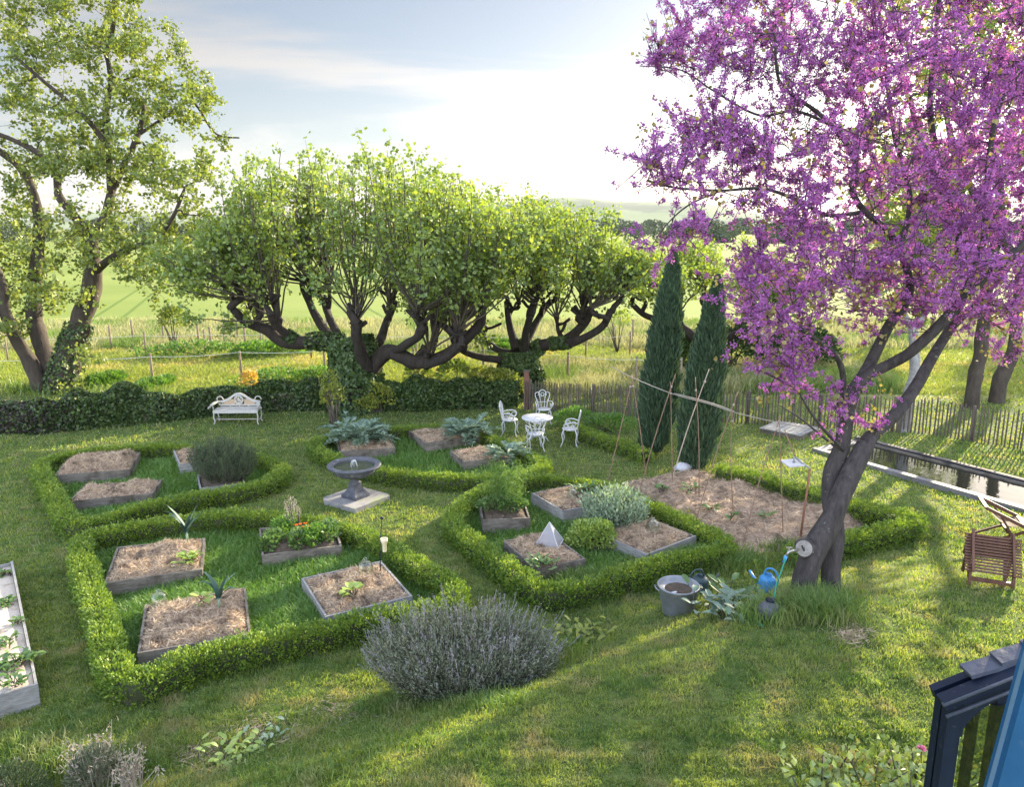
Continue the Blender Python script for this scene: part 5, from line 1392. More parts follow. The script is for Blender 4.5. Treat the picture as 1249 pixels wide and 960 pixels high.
for sx_ in (-1, 1):
    z1 = .80
    g_ = Geo(); g_.box((sx_ * .33, .235, .655), (.36, .012, .17)); part('woven_panel', g_, M['cane_weave'], back, True)
    g_ = Geo(); P = np.array([[sx_ * .66, .2, .66], [sx_ * .70, .05, .68], [sx_ * .72, -.15, .67], [sx_ * .78, -.24, .62], [sx_ * .84, -.22, .54]])
    Q = smoothpath(P, 16)
    for k in range(15): g_.beam(Q[k], Q[k + 1], .10, .035)
    g_.tube([[sx_ * .70, -.2, .46], [sx_ * .73, -.2, .66]], .02, 6); part('armrest', g_, M['cream'], t, True)
    for yy_ in (-.21, .21):
        g_ = Geo(); g_.tube(smoothpath([[sx_ * .68, yy_, .44], [sx_ * .71, yy_ * 1.05, .25], [sx_ * .68, yy_, .1], [sx_ * .72, yy_ * 1.1, 0]], 10), .022, 6); part('leg', g_, M['cream'], t, True)
    g_ = Geo(); g_.beam((sx_ * .685, -.2, .13), (sx_ * .685, .2, .13), .025, .025); part('stretcher', g_, M['cream'], t, True)
g_ = Geo(); g_.beam((-.68, 0, .13), (.68, 0, .13), .025, .025); part('stretcher', g_, M['cream'], t, True)

# ------------------------------------------------------------------ white iron table and chairs
b = at(655, 541)
t = thing('garden_table', b, 'round white painted iron table on a scrolled pedestal', 'table')
part('table_top', Geo().lathe([(.001, .70), (.40, .70), (.415, .69), (.42, .72), (.41, .735), (.001, .735)], 40, b), M['white_iron'], t)
g_ = Geo()
for k in range(4):
    a = k * math.pi / 2 + .4; ca, sa = math.cos(a), math.sin(a)
    P = smoothpath([[.36, .69], [.30, .60], [.12, .50], [.07, .38], [.12, .22], [.26, .14], [.34, .02]], 20)
    g_.tube(np.c_[b[0] + P[:, 0] * ca, b[1] + P[:, 0] * sa, b[2] + P[:, 1]], .014, 6)
    Q = arc((.2, 0, .2), .07, .5, 6.2); g_.tube(np.c_[b[0] + Q[:, 0] * ca, b[1] + Q[:, 0] * sa, b[2] + Q[:, 2]], .010, 5)
g_.tube(np.c_[b[0] + .13 * np.cos(np.linspace(0, 6.28, 20)), b[1] + .13 * np.sin(np.linspace(0, 6.28, 20)), np.full(20, b[2] + .23)], .010, 5)
g_.tube(np.c_[b[0] + .35 * np.cos(np.linspace(0, 6.28, 30)), b[1] + .35 * np.sin(np.linspace(0, 6.28, 30)), np.full(30, b[2] + .66)], .009, 5)
part('pedestal', g_, M['white_iron'], t)

def iron_chair(loc, label):
    t = thing('iron_chair', loc, label, 'chair', 'white iron chairs round the table')
    part('seat', Geo().lathe([(.001, .44), (.20, .44), (.215, .45), (.21, .465), (.001, .46)], 28), M['white_iron'], t, True)
    g_ = Geo(); y0 = .19
    for s in (-1, 1):
        g_.tube(smoothpath([[s * .12, y0, .45], [s * .15, y0 + .03, .62], [s * .215, y0 + .06, .80], [s * .20, y0 + .075, .88], [s * .13, y0 + .08, .90], [s * .10, y0 + .075, .85], [s * .13, y0 + .07, .81]], 24), .014, 6)
        g_.tube(smoothpath([[s * .045, y0, .45], [s * .055, y0 + .03, .62], [s * .09, y0 + .06, .80], [s * .07, y0 + .075, .86]], 14), .010, 6)
    g_.tube(arc((0, y0 + .08, .87), .10, -.2, 3.35), .014, 6); g_.tube(arc((0, y0 + .075, .84), .05, 0, 6.2), .010, 6)
    for s in (-1, 1): g_.tube(arc((s * .06, y0 + .07, .80), .035, 0, 6.2), .009, 6)
    g_.beam((-.15, y0 + .03, .62), (.15, y0 + .03, .62), .014, .014)
    part('backrest', g_, M['white_iron'], t, True)
    for s in (-1, 1):
        g_ = Geo(); g_.tube(smoothpath([[s * .155, y0 + .03, .64], [s * .23, .05, .67], [s * .25, -.09, .65], [s * .235, -.15, .58], [s * .21, -.12, .51], [s * .2, -.08, .47]], 20), .014, 6)
        Q = arc((s * .225, -.07, .56), .055, 0, 6.0, 14, (1, 2)); g_.tube(Q, .010, 5); Q = arc((s * .21, .08, .54), .055, 0, 6.0, 14, (1, 2)); g_.tube(Q, .010, 5)
        part('armrest', g_, M['white_iron'], t, True)
        for yy_ in (-.15, .15):
            g_ = Geo(); g_.tube(smoothpath([[s * .14, yy_, .45], [s * .19, yy_ * 1.3, .33], [s * .165, yy_ * 1.15, .14], [s * .21, yy_ * 1.5, 0]], 14), np.linspace(.018, .013, 14), 6)
            part('leg', g_, M['white_iron'], t, True)
    return t
ch = iron_chair((0, 0, 0), 'left white iron chair, turned sideways, at the round table')
SP = [((622, 531), 1.42, 'white iron chair left of the round table, seen sideways'), ((663, 517), .12, 'white iron chair behind the round table, its scrolled back showing above the top'),
      ((653, 549), 3.3, 'white iron chair in front of the round table, nearest the oval hedge'), ((695, 543), -1.75, 'white iron chair pulled away right of the round table, beside the short hedge')]
for k, (px, rz, lab) in enumerate(SP):
    p0 = at(*px)
    if k == 0: ch.location = p0.tolist(); ch.rotation_euler = (0, 0, rz); ch['label'] = lab
    else: copy_thing(ch, p0, rz, lab)

# ------------------------------------------------------------------ fences
def paling(pts, h, label, gap, post_px, seed, posts_every=2.0):
    r = np.random.default_rng(seed); P = np.asarray(pts)
    Q = smoothpath(P, 200); L = np.concatenate([[0], np.cumsum(np.linalg.norm(np.diff(Q[:, :2], axis=0), axis=1))])
    n = int(L[-1] / gap); s = np.linspace(0, L[-1], n)
    B = np.stack([np.interp(s, L, Q[:, k]) for k in range(3)], -1); B[:, 2] = gz(B[:, 0], B[:, 1])
    t = thing('picket_fence', B[n // 2], label, 'fence')
    g_ = Geo()
    H = h * (1 + r.normal(size=n) * .045); ln = r.normal(size=(n, 3)) * [.016, .016, 0]
    lo = B + r.normal(size=(n, 3)) * [.008, .012, 0] - [0, 0, .03]
    hi = lo + ln + np.c_[0 * H, 0 * H, H]
    rad = r.uniform(.018, .027, n)
    g_.sticks(lo, hi, rad, rad * .9, 5, 0, r.random(n)); g_.sticks(hi, hi + np.c_[0 * H, 0 * H, np.full(n, .05)], rad * .9, .004, 5, 0)
    part('palings', g_, M['fence'], t)
    g_ = Geo()
    for f in (.28, .78):
        W_ = B + [0, .022, h * f]; g_.sticks(W_[:-1], W_[1:], .004, .004, 4)
    part('wire', g_, M['galv'], t)
    for d_ in np.arange(.1, L[-1], posts_every):
        k = int(np.clip(np.searchsorted(s, d_), 0, n - 1)); o = B[k] + [0, .07, 0]
        part('fence_post', Geo().tube([o - [0, 0, .1], o + [r.normal() * .02, 0, h * r.uniform(.98, 1.12)]], [.05, .045], 7, noise=.1), M['fence'], t)
    return t
paling(G([640, 700, 760, 830, 900], [500, 503, 507, 512, 517]), .92, 'rustic chestnut paling fence from the second pollard to behind the cypresses', .085, None, 1)
paling(G([905, 980, 1060, 1130, 1180, 1249, 1330], [517, 521, 525, 530, 538, 549, 560]), .98, 'rustic chestnut paling fence behind the pool on the right', .09, None, 2)
b = at(640, 499); t = thing('gate_post', b, 'short reddish brown gate post by the ivy trunk at the picket fence end', 'post')
part('timber', Geo().box(b + [.05, 0, .6], (.16, .16, 1.25)), solid('red_brown_wood', (.13, .06, .045), (.20, .10, .075), scale=6, rough=.9), t); part('cap', Geo().box(b + [.05, 0, 1.245], (.2, .2, .05)), M['fence'], t)

def field_fence(posts, h, label, tapes, rad=.05):
    P = G([a for a, b_ in posts], [b_ for a, b_ in posts]); r = np.random.default_rng(len(posts) * 7 + int(posts[0][1]))
    t = thing('field_fence', P[len(P) // 2], label, 'fence')
    for p in P:
        part('fence_post', Geo().tube([p - [0, 0, .1], p + [r.normal() * .02, 0, h * r.uniform(.95, 1.1)]], rad, 7), M['post'], t)
    for f in tapes:
        g_ = Geo(); A_ = P[:-1] + [0, -rad, h * f]; B_ = P[1:] + [0, -rad, h * f]
        for a_, b_ in zip(A_, B_):
            q = np.linspace(0, 1, 6)[:, None]; C_ = a_ * (1 - q) + b_ * q - np.array([0, 0, .06]) * (4 * q * (1 - q))
            for k in range(5): g_.beam(C_[k], C_[k + 1], .008, .018)
        part('tape', g_, M['tape'], t)
field_fence([(-60, 474), (75, 473), (187, 470), (295, 463), (397, 461), (505, 463), (590, 460), (692, 468), (775, 474), (830, 474)], 1.15, 'wooden post and white tape fence across the paddock just beyond the garden', (.93,), .045)
field_fence([(10, 441), (178, 436), (251, 434), (320, 434), (380, 437), (508, 437), (648, 437), (714, 439), (768, 435)], 1.1, 'farther post and tape fence at the edge of the hay meadow', (.9,), .04)
field_fence([(100, 421), (136, 426), (163, 418), (200, 419), (243, 423), (258, 428), (275, 428), (300, 430), (290, 416), (345, 416), (400, 420), (748, 421), (772, 418)], 1.15, 'scattered line of old posts in the pale hay far beyond the bench', (), .05)

# ------------------------------------------------------------------ bean canes
def cane(b0, t0, bd, label, mat, rad=.014):
    b_ = at(*b0, .06) if bd is None else W(b0[0], b0[1], bd)
    d_ = float((b_ - CAMP) @ FW)
    e = W(t0[0], t0[1], d_ + t0[2]); r = np.random.default_rng(int(b0[0]))
    t = thing('bean_cane', b_, label, 'bean cane', 'canes of the bean frame')
    m = (b_ + e) / 2 + r.normal(size=3) * [.02, .02, 0]
    part('pole', Geo().tube(smoothpath([b_ - [0, 0, .1], m, e], 12), np.linspace(rad, rad * .7, 12), 6, noise=.08), mat, t)
    a, b2 = b_ * .12 + e * .88, b_ * .10 + e * .90
    part('tie', Geo().tube([a, b2], rad * 1.7, 7), M['rope'], t)
CANES = [((740, 588), (772, 458, .2), 'leftmost bean cane leaning right at the far end of the ridge pole', 'cane'),
 ((789, 585), (770, 457, -.1), 'nearly upright bean cane crossing the leftmost one', 'cane'),
 ((777, 606), (824, 456, .5), 'bean cane slanting in front of the taller cypress', 'cane'),
 ((821, 596), (818, 466, .1), 'upright bean cane standing just right of the taller cypress', 'cane'),
 ((816, 592), (865, 450, -.4), 'pale bleached bean cane slanting across the shorter cypress', 'cane_pale'),
 ((853, 610), (848, 460, .1), 'upright brown bean cane in front of the shorter cypress', 'cane'),
 ((848, 633), (900, 478, .9), 'thin slanting bean cane just right of the shorter cypress', 'cane'),
 ((895, 629), (893, 500, .3), 'upright bean cane in the middle of the straw plot', 'cane'),
 ((905, 664), (952, 508, .9), 'long slanting bean cane nearest the viewer on the plot edge', 'cane'),
 ((956, 657), (950, 508, .3), 'upright bean cane left of the purple tree trunk', 'cane')]
for b0, t0, lab, mt in CANES: cane(b0, t0, None, lab, M[mt], .015 if mt == 'cane_pale' else .0115)
A_ = W(745, 447, 17.6); Z1 = [W(772, 461, 17.3), W(822, 481, 16.9), W(866, 493, 16.3), W(895, 503, 15.9), W(951, 516, 14.9), W(1002, 525, 14.3)]
t = thing('ridge_pole', Z1[2], 'long pale ridge pole tying the tops of the bean canes together', 'ridge pole')
part('pole', Geo().tube(smoothpath([A_] + Z1, 40), .0105, 7), M['rope'], t)
part('twine', Geo().tube(smoothpath([Z1[1] + [0, 0, .02], Z1[2] + [0, 0, .03], Z1[3] + [0, 0, .02]], 10), .0125, 6), M['rope'], t)
# solar lamp / feeder tray on a bent cane
b = at(976, 658, .05); d_ = float((b - CAMP) @ FW)
t = thing('garden_lamp', b, 'bent brown stake carrying a flat white square panel by the straw plot', 'garden lamp')
e1 = W(988, 572, d_); e2 = W(970, 558, d_ + .2); e3 = W(957, 525, d_ + .5)
part('stake', Geo().tube([b, e1], .02, 7), solid('rust_stake', (.16, .07, .04), (.24, .11, .07), rough=.8), t)
part('arm', Geo().tube([e1, e2], .02, 7), M['galv'], t); part('hanger', Geo().tube([e2, e3], .012, 6), M['cane'], t)
pw = W(967, 565, d_ + .15); part('panel', Geo().box(pw, (.34, .30, .025), [nrm([1, .25, 0]), nrm([-.25, 1, .12]), nrm(np.cross(nrm([1, .25, 0]), nrm([-.25, 1, .12])))]), M['white'], t)
part('lamp_head', Geo().tube([pw + [.02, 0, .0], pw + [.02, 0, .12]], [.03, .012], 8), M['galv'], t)
# white sack at the far end of the plot
b = at(832, 574); r = np.random.default_rng(8)
t = thing('white_sack', b, 'crumpled white sack lying at the far corner of the straw plot', 'sack')
u_ = np.linspace(0, 2 * math.pi, 15)[:-1]; g_ = Geo(); V = []
for k, (rr_, z_) in enumerate([(.18, 0), (.2, .06), (.16, .13), (.07, .17), (.01, .18)]):
    V.append(np.stack([b[0] + np.cos(u_) * rr_ * (1 + .2 * np.sin(3 * u_ + k)), b[1] + np.sin(u_) * rr_ * .7, b[2] + z_ + .03 * np.sin(2 * u_ + k)], -1))
V = np.concatenate(V); F = [[k * 14 + j, k * 14 + (j + 1) % 14, (k + 1) * 14 + (j + 1) % 14, (k + 1) * 14 + j] for k in range(4) for j in range(14)]
part('sack_body', g_.add(V, F, 0, None, True), M['white'], t)
part('sack_neck', Geo().tube([b + [.12, 0, .09], b + [.24, .02, .13]], [.04, .07], 9, noise=.3), M['white'], t)
# loose plants on the plot
for k, (px, py, lab) in enumerate([(808, 600, 'bean seedling at the left side of the straw plot'), (845, 600, 'bean seedling beside the pale cane foot'), (893, 632, 'bean seedling at the foot of the middle cane'), (938, 632, 'bean seedling right of the middle canes'), (867, 622, 'bean seedling in the centre of the straw plot')]):
    leafy_plant(px, py, None, lab, 'bean_seedling', 'seedling', 'herb', 9, .16, .1, .05, 60 + k, 'bean seedlings on the plot', dz=.12)

# ------------------------------------------------------------------ pool, deck
d_ = nrm(np.array([2.6, -4.4, 0])); nn = np.array([-d_[1], d_[0], 0]); nn = nn if nn[0] > 0 else -nn
p0 = np.array([7.75, 18.95, 0]); Lp = 11.0; wp = 1.75
t = thing('garden_pool', p0 + d_ * 4 + nn * wp / 2, 'long narrow raised garden pool with pale coping and dark timber far rail', 'pool')
zc = .07
def cop(a, b_, w_, h_, z_, mat, nm, up=(0, 0, 1)):
    part(nm, Geo().beam(np.asarray(a) + [0, 0, z_], np.asarray(b_) + [0, 0, z_], w_, h_), mat, t)
M['coping'] = solid('pale_coping', (.11, .105, .11), (.21, .20, .205), scale=5, rough=.7, bump=.3, bscale=25)
cop(p0 + nn * .09, p0 + nn * .09 + d_ * Lp, .18, zc + .06, zc / 2 - .02, M['coping'], 'coping')
cop(p0 + nn * .185 + d_ * .14, p0 + nn * (wp - .13) + d_ * .14, .27, zc + .055, zc / 2 - .02, M['coping'], 'coping')
cop(p0 + nn * wp, p0 + nn * wp + d_ * Lp, .22, zc + .05, zc / 2 + .005, M['plank'], 'timber_edge')
cop(p0 + nn * (wp + .06), p0 + nn * (wp + .06) + d_ * Lp, .12, .03, zc + .06, M['plank'], 'rail')
cop(p0 + nn * (wp - .05), p0 + nn * (wp - .05) + d_ * Lp, .02, .02, zc + .045, M['navy_paint'], 'rail')
part('basin', Geo().box(p0 + d_ * Lp / 2 + nn * wp / 2 + [0, 0, -.10], (Lp - .3, wp - .4, .2), [d_, nn, [0, 0, 1]]), M['navy_paint'], t)
solo('water', Geo().box(p0 + d_ * (Lp / 2 + .1) + nn * (wp / 2 + .02) + [0, 0, .02], (Lp - .3, wp - .30, .07), [d_, nn, [0, 0, 1]]), M['water'], p0 + d_ * 5 + nn * .8, kind='structure')
P = G([922, 972, 1006, 950], [522, 532, 526, 514], .1)
c = P.mean(0); u = nrm(P[1] - P[0]); u[2] = 0; u = nrm(u); v = np.array([-u[1], u[0], 0]); lu = np.linalg.norm(P[1] - P[0]); lv = abs((P[3] - P[0]) @ v) + .1
t = thing('timber_deck', [c[0], c[1], float(gz(c[0], c[1]))], 'low square grey timber platform on the lawn behind the bean plot', 'deck')
g_ = Geo()
for k in range(12):
    g_.box([c[0], c[1], float(gz(c[0], c[1])) + .14] + u * ((k + .5) / 12 - .5) * lu, (lu / 12 - .012, lv, .03), [u, v, [0, 0, 1]])
part('decking', g_, M['plank_light'], t); part('base_frame', Geo().box([c[0], c[1], float(gz(c[0], c[1])) + .055], (lu - .06, lv - .06, .14), [u, v, [0, 0, 1]]), M['plank'], t)

# ------------------------------------------------------------------ loungers
def slatted(geo, a, b_, width, side, n, th=.02, gap=.35):
    a, b_ = np.asarray(a, float), np.asarray(b_, float); d = nrm(b_ - a); L = np.linalg.norm(b_ - a); s = np.asarray(side, float)
    for k in range(n):
        c_ = a + d * L * (k + .5) / n
        geo.box(c_, (L / n * (1 - gap), width, th), [d, s, np.cross(d, s)])
# steamer chair seen from its foot end
b = at(1207, 716)
t = thing('steamer_chair', b, 'dark slatted wooden steamer chair, its slats facing the viewer', 'lounger', 'wooden loungers on the lawn', rotz=-.40)
S = (1, 0, 0)
g_ = Geo(); slatted(g_, (0, -.10, .22), (0, .24, .64), .66, S, 13, .022, .42); part('leg_rest', g_, M['teak'], t, True)
g_ = Geo(); slatted(g_, (0, .28, .60), (0, .46, .24), .56, S, 7, .022, .3); part('seat', g_, M['teak'], t, True)
g_ = Geo(); slatted(g_, (0, .36, .58), (0, .56, .22), .54, S, 7, .022, .3); part('backrest', g_, M['teak'], t, True)
for s in (-1, 1):
    g_ = Geo(); g_.beam((s * .235, -.135, .235), (s * .235, .24, .70), .03, .04); g_.beam((s * .235, .25, .58), (s * .235, .43, .22), .03, .04); g_.beam((s * .235, .33, .56), (s * .235, .53, .20), .03, .04); part('side_rail', g_, M['teak'], t, True)
    for (a_, b2) in (((s * .25, -.06, 0), (s * .25, -.02, .30)), ((s * .262, .44, 0), (s * .262, .2, .56)), ((s * .215, .22, 0), (s * .215, .42, .3))):
        g_ = Geo(); g_.beam(a_, b2, .035, .05, up=(0, 1, .2)); part('leg', g_, M['teak'], t, True)
g_ = Geo(); g_.beam((-.25, -.05, .10), (.25, -.05, .10), .05, .045); part('stretcher', g_, M['teak'], t, True)
# folding deck chair behind it, seen from the side
b = at(1232, 664)
t = thing('deck_chair', b, 'folding wooden deck chair with raised canvas, behind the steamer chair', 'lounger', 'wooden loungers on the lawn', rotz=-.35)
for y in (-.28, .28):
    for a_, b2 in (((-.55, y, .02), (.42, y, .50)), ((.10, y * .9, .0), (-.28, y * .9, .62)), ((.45, y * .95, .02), (.15, y * .95, .42))):
        g_ = Geo(); g_.beam(a_, b2, .035, .05, up=(0, 1, 0)); part('leg', g_, M['teak'], t, True)
g_ = Geo(); g_.beam((-.5, -.28, .03), (-.5, .28, .03), .04, .04); g_.beam((-.12, -.26, .30), (-.12, .26, .30), .04, .04); part('stretcher', g_, M['teak'], t, True)
g_ = Geo()
for y in (-.30, .30): g_.beam((-.50, y, .72), (.12, y, .44), .035, .06)
g_.beam((-.50, -.3, .72), (-.50, .3, .72), .06, .035); g_.beam((.12, -.3, .44), (.12, .3, .44), .06, .035); bf = part('back_frame', g_, M['teak'], t, True)
q = np.linspace(0, 1, 10); C_ = np.stack([-.48 + .58 * q, 0 * q, .70 - .25 * q - .13 * np.sin(q * math.pi)], -1); g_ = Geo()
V = np.concatenate([C_ + [0, -.26, 0], C_ + [0, .26, 0]]); i = np.arange(9); g_.add(V, np.stack([i, i + 1, i + 11, i + 10], -1), 0, None, True)
part('canvas_sling', g_, solid('brown_canvas', (.10, .065, .045), (.16, .11, .08), scale=30, rough=.9), bf, True)
g_ = Geo(); slatted(g_, (.14, 0, .43), (1.0, 0, .40), .52, (0, 1, 0), 12, .02, .25); part('seat', g_, M['plank_light'], t, True)
for y in (-.24, .24):
    g_ = Geo(); g_.beam((.14, y, .405), (1.0, y, .375), .035, .04); part('side_rail', g_, M['teak'], t, True)
    g_ = Geo(); g_.beam((.9, y, 0), (.9, y, .38), .035, .04, up=(0, 1, 0)); part('leg', g_, M['teak'], t, True)

# ------------------------------------------------------------------ tub, cans, hose
b = at(826, 747)
t = thing('zinc_tub', b, 'round galvanised tub of dark soil on the grass bank', 'tub')
pr = [(.001, .0), (.205, 0), (.212, .012), (.285, .40), (.295, .405), (.298, .42), (.29, .43), (.28, .425), (.27, .37), (.001, .345)]
tub = part('tub_wall', Geo().lathe(pr, 44, b), M['galv'], t)
g_ = Geo().lathe(smoothpath([(.267, .355), (.2, .362), (.1, .368), (.001, .37)], 12), 36, b); part('soil', g_, M['soil'], t)
for s in (-1, 1):
    part('handle', Geo().tube(smoothpath(np.array([b + [s * .278, -.07, .36], b + [s * .32, -.05, .39], b + [s * .325, .05, .39], b + [s * .278, .07, .36]]), 14), .009, 6), M['galv'], t)
part('plant_label', Geo().box(b + [-.1, -.16, .385], (.09, .04, .006), [nrm([1, .3, .1]), nrm([-.3, 1, 0]), [0, 0, 1]]), M['white'], t)

def watering_can(px, py, label, mat, rad, h, rz, seed):
    b = at(px, py); t = thing('watering_can', b, label, 'watering can', 'watering cans by the tree', rotz=rz)
    part('can_body', Geo().lathe(smoothpath([(.001, 0), (rad, 0), (rad * 1.03, h * .1), (rad, h * .6), (rad * .9, h * .85), (rad * .55, h * .98), (rad * .5, h)], 24), 28), mat, t, True)
    part('filler_rim', Geo().lathe([(rad * .5, h * .99), (rad * .54, h * 1.06), (rad * .46, h * 1.06), (rad * .42, h * .9)], 24), mat, t, True)
    part('spout', Geo().tube([[rad * .85, 0, h * .22], [rad * 1.5, 0, h * .6], [rad * 2.2, 0, h * 1.05]], [.035, .022, .016], 10), mat, t, True)
    part('handle', Geo().tube(smoothpath([[rad * .45, 0, h * 1.0], [rad * .1, 0, h * 1.38], [-rad * .7, 0, h * 1.38], [-rad * 1.25, 0, h * .95], [-rad * 1.05, 0, h * .45]], 20), .014, 8), mat, t, True)
    return t
watering_can(853, 722, 'dark green plastic watering can with a hooped handle, behind the zinc tub', M['teal_can'], .14, .26, .2, 1)
t = watering_can(935, 722, 'bright blue plastic can in the long grass left of the purple tree', M['blue_can'], .12, .26, 2.6, 2)
b = at(938, 756)
t = thing('stone_jar', b, 'small round grey jar half buried in long grass at the tree foot', 'jar')
part('jar_body', Geo().lathe(smoothpath([(.001, 0), (.09, 0), (.135, .08), (.14, .14), (.105, .2), (.05, .23), (.045, .25)], 30), 28, b), M['cast'], t)
part('jar_lid', Geo().lathe([(.05, .245), (.06, .255), (.055, .275), (.001, .28)], 18, b), M['navy_paint'], t)
tp = W(962, 673, DJ - .35); b = at(945, 745)
t = thing('standpipe_tap', [tp[0], tp[1], float(gz(tp[0], tp[1]))], 'metal garden tap sticking out beside the sawn branch scar', 'tap')
part('tap_body', Geo().tube([tp + [.14, .05, 0], tp, tp + [-.03, -.01, -.05]], [.02, .02, .016], 8), M['brass'], t)
part('tap_handle', Geo().beam(tp + [-.04, 0, .05], tp + [.04, 0, .05], .016, .016), M['brass'], t); part('tap_stem', Geo().tube([tp, tp + [0, 0, .05]], .008, 6), M['brass'], t)
h0 = tp + np.array([-.035, -.012, -.055])
t = thing('garden_hose', h0, 'green garden hose dropping from the tap into the grass', 'hose')
part('hose_tube', Geo().tube(smoothpath([h0, W(954, 694, DJ - .4), W(947, 712, DJ - .45), W(943, 730, DJ - .6), at(926, 746, .03), at(922, 756, .03), at(930, 764, .03)], 50), .010, 8), M['hose'], t)
part('hose_connector', Geo().tube([h0, h0 + np.array([-.02, 0, -.09])], .022, 8), M['blue_can'], t)
# rhubarb-like plant beside the tub
leafy_plant(893, 752, None, 'broad grey green leafy plant between the zinc tub and the jar', 'leafy_plant', 'plant', 'silver', 80, .22, .09, .26, 21)
leafy_plant(905, 738, None, 'second broad leafed plant behind the first, below the blue can', 'leafy_plant', 'plant', 'herb', 60, .22, .09, .24, 22)
b = at(705, 790); leafy_plant(708, 785, None, 'sunlit bright yellow weed tuft right of the lavender', 'weed_tuft', 'weed', 'sunny', 90, .15, .06, .24, 23)
leafy_plant(289, 925, None, 'low yellow green leafy plant on the bottom left of the bank', 'leafy_plant', 'plant', 'squash', 70, .12, .06, .16, 24)
leafy_plant(330, 900, None, 'small dull green plant in front of the dry grass patch', 'leafy_plant', 'plant', 'sage', 30, .10, .045, .14, 25)
# dry perennial stalks bottom left
def dry_stalks(px, py, n, h, spread, label, seed, lf=None):
    r = np.random.default_rng(seed); b = at(px, py)
    t = thing('dry_stalks', b, label, 'dry plant')
    B = b + r.normal(size=(n, 3)) * [spread * .5, spread * .4, 0]; E = B + r.normal(size=(n, 3)) * [.10, .08, 0] + np.c_[np.zeros((n, 2)), h * r.uniform(.5, 1.1, n)]
    g_ = Geo().sticks(B, E, .007, .003, 4); P = np.repeat(E, 6, 0) + r.normal(size=(n * 6, 3)) * .03 - [0, 0, .05]
    part('stem', g_, M['drystem'], t)
    g2 = Geo().leaves(P, rdir(r, n * 6) + [0, 0, .6], .05, .25, .1, 0, None, r); part('dry_leaves', g2, M['drystem'], t)
    if lf:
        g3 = Geo(); clump_leaves(g3, b + [0, 0, .16], (spread * 1.2, spread, .28), 2600, .05, r, ratio=.25, up=1.0); part('foliage', g3, lf, t)
dry_stalks(118, 958, 60, .52, .22, 'clump of upright dry grey stalks at the bottom left', 3, M['lav'])
dry_stalks(160, 965, 40, .38, .16, 'shorter dry stalk clump right of the tall dry stalks', 4)
dry_stalks(10, 985, 30, .3, .34, 'blurred grey green lavender mound in the bottom left corner', 5, M['rosemary'])

# rose bushes at the bottom right
def rose(px, py, label, seed, h, w_, blooms):
    r = np.random.default_rng(seed); b = at(px, py); t = thing('rose_bush', b, label, 'rose bush'); s_ = Geo(); g_ = Geo()
    for k in range(16):
        e = b + [r.normal() * w_, r.normal() * w_ * .6, h * r.uniform(.6, 1.08)]; o = b + r.normal(size=3) * [.12, .1, 0]
        Q = smoothpath([o, (o + e) / 2 + r.normal(size=3) * .04, e], 8); s_.tube(Q, np.linspace(.010, .004, 8), 5)
        n = 34; f = r.uniform(.2, 1, n); C_ = np.stack([np.interp(f, np.linspace(0, 1, 8), Q[:, j]) for j in range(3)], -1) + r.normal(size=(n, 3)) * .05
        g_.leaves(C_, rdir(r, n) + [0, 0, .2], r.uniform(.05, .095, n), .72, .14, 0, None, r)
    part('stem', s_, M['twig'], t); part('leaves', g_, M['rose_leaf'], t)
    for (qx, qy) in blooms:
        p = W(qx, qy, float((b + [0, 0, h] - CAMP) @ FW) - .05); g2 = Geo(); n = 40; a = r.uniform(0, 6.28, n); q = r.uniform(.2, 1, n)
        g2.leaves(p + np.stack([np.cos(a) * .026 * q, np.sin(a) * .026 * q, .018 * (1 - q)], -1), np.stack([np.cos(a) * q, np.sin(a) * q, 1.1 - q], -1), .034, .95, .25, 0, None, r)
        part('bloom', g2, M['pink'], t); part('bloom_stalk', Geo().tube([p - [0, 0, .02], b + [0, 0, h * .5]], .005, 5), M['twig'], t)
rose(1000, 1010, 'low rose bush with coppery shoot tips at the bottom edge', 1, .55, .26, [])
rose(1085, 1030, 'pale green rose bush in the middle of the bottom right corner', 2, .72, .24, [])
rose(1118, 990, 'rose bush with one pink bloom beside the blue porch', 3, .62, .2, [(1124, 914)])

# ------------------------------------------------------------------ blue porch
Yp = 3.57
L0 = PY(1157, 858, Yp); zg = float(gz(L0[0], Yp))
t = thing('porch', [L0[0], Yp, zg], 'navy blue glazed porch with slate roof, cut by the bottom right corner', 'porch')
E0 = PY(1147, 852, Yp); E1 = PY(1262, 806, Yp); sl = nrm(E1 - E0)
up_ = nrm(np.cross([0, -1, 0], sl)); up_ = up_ if up_[2] > 0 else -up_
dep = .09; Zv = np.array([0, 0, 1.0]); Yv = np.array([0, 1.0, 0])
Le = 1.5
zt = L0[2] - .005
for yy_ in (Yp + .03, Yp + dep):
    part('post', Geo().box([L0[0] + .035, yy_, (zg + zt) / 2], (.065, .07, zt - zg)), M['navy_paint'], t)
g_ = Geo()
g_.beam(E0 + up_ * -.035, E0 + sl * Le + up_ * -.035, .05, .07, up=up_); g_.beam(E0 - sl * .012 + [0, -.03, 0] + up_ * .012, E0 + sl * Le + [0, -.03, 0] + up_ * .012, .075, .026, up=up_)
g_.beam(E0 + up_ * -.035 + Yv * dep, E0 + sl * Le + up_ * -.035 + Yv * dep, .05, .07, up=up_)
part('bargeboard', g_, M['navy_paint'], t)
g_ = Geo(); g_.tube([E0 - sl * .02 + [0, -.045, 0] + up_ * -.078, E0 + sl * Le + [0, -.045, 0] + up_ * -.078], .010, 8); g_.tube([E0 - sl * .02 + [0, -.062, 0] + up_ * .012, E0 + sl * Le + [0, -.062, 0] + up_ * .012], .013, 8)
part('highlight_moulding', g_, M['slate'], t)  # paler slate colour paints a highlight line along the bargeboard
rf = Geo()
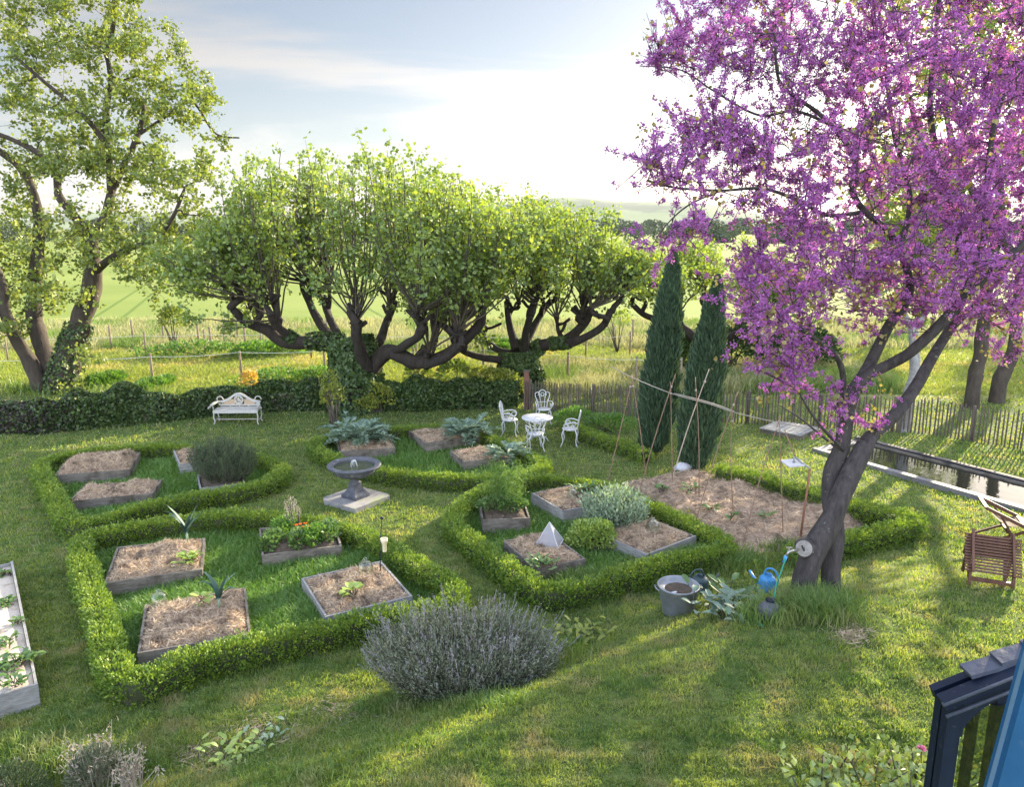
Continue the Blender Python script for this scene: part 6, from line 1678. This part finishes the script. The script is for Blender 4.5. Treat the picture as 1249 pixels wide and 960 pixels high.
for k in range(9):
    c_ = E0 + sl * (.30 + k * .165) + Yv * (dep / 2) + up_ * (.026 + .003 * (k % 2))
    for j in range(1):
        tilt = nrm(sl - up_ * .12); rf.box(c_ + up_ * .012, (.235, dep + .02, .022), [tilt, Yv, np.cross(tilt, Yv)])
part('roof', rf, M['slate'], t)
# glazed side: frame with a curved head, pane
fx0, fx1 = L0[0] + .07, L0[0] + .62
g_ = Geo()
ztop_ = lambda x: L0[2] - .06 + (x - L0[0]) * sl[2] / sl[0]
g_.box([fx0 + .01, Yp + .03, (zg + ztop_(fx0)) / 2], (.02, .045, ztop_(fx0) - zg)); g_.box([fx1 + .05, Yp + .03, (zg + ztop_(fx1)) / 2], (.10, .05, ztop_(fx1) - zg))
xs = np.linspace(fx0 + .02, fx1, 46)
for k in range(45):
    f0 = (xs[k] - xs[0]) / (xs[-1] - xs[0]); lo = ztop_(xs[k]) - .05 - .14 * (1 - math.sqrt(max(0, 1 - (1 - min(f0 / .35, 1)) ** 2)))
    xm = (xs[k] + xs[k + 1]) / 2; hi = ztop_(xm) + .04
    g_.box([xm, Yp + .03, (lo + hi) / 2], (xs[k + 1] - xs[k] + .0005, .045, hi - lo))
part('side_frame', g_, M['navy_paint'], t)
part('pane', Geo().box([(fx0 + fx1) / 2 + .02, Yp + .03, (zg + ztop_(fx0)) / 2], (fx1 - fx0 - .04, .006, ztop_(fx0) - zg - .02)), M['pane'], t)
for xq in (fx0 + .13, fx0 + .27):
    part('back_bar', Geo().box([xq, Yp + dep, (zg + L0[2]) / 2], (.035 + .045 * (xq > fx0 + .2), .05, L0[2] - zg)), M['navy_paint'], t)
part('door_step', Geo().box([L0[0] + .6, Yp + .2, zg + .06], (.8, .3, .16)), M['cream'], t)
# blue post of the house front, nearer
qa = W(1281, 760, 3.0); qb = W(1220, 985, 3.0); qd = nrm(qb - qa)
zb = float(gz(qb[0], qb[1])); qc = qa + qd * ((qa[2] - zb) / -qd[2])
t = thing('blue_strut', [qc[0], qc[1], zb], 'bright blue painted timber strut leaning in the bottom right corner, before the porch', 'strut')
part('timber', Geo().beam(qa, qc, .12, .07, up=(0, 1, 0)), M['blue_paint'], t)
ls = nrm(np.cross(qd, [0, 1.0, 0])); ls = ls if ls[0] < 0 else -ls
part('highlight_strip', Geo().beam(qa + ls * .066 + [0, 0, -.02], qc + ls * .066, .006, .02, up=(0, 1, 0)), solid('pale_blue_highlight', (.07, .14, .21), (.10, .17, .25), rough=.35), t)  # pale strip paints a highlight along the strut's edge
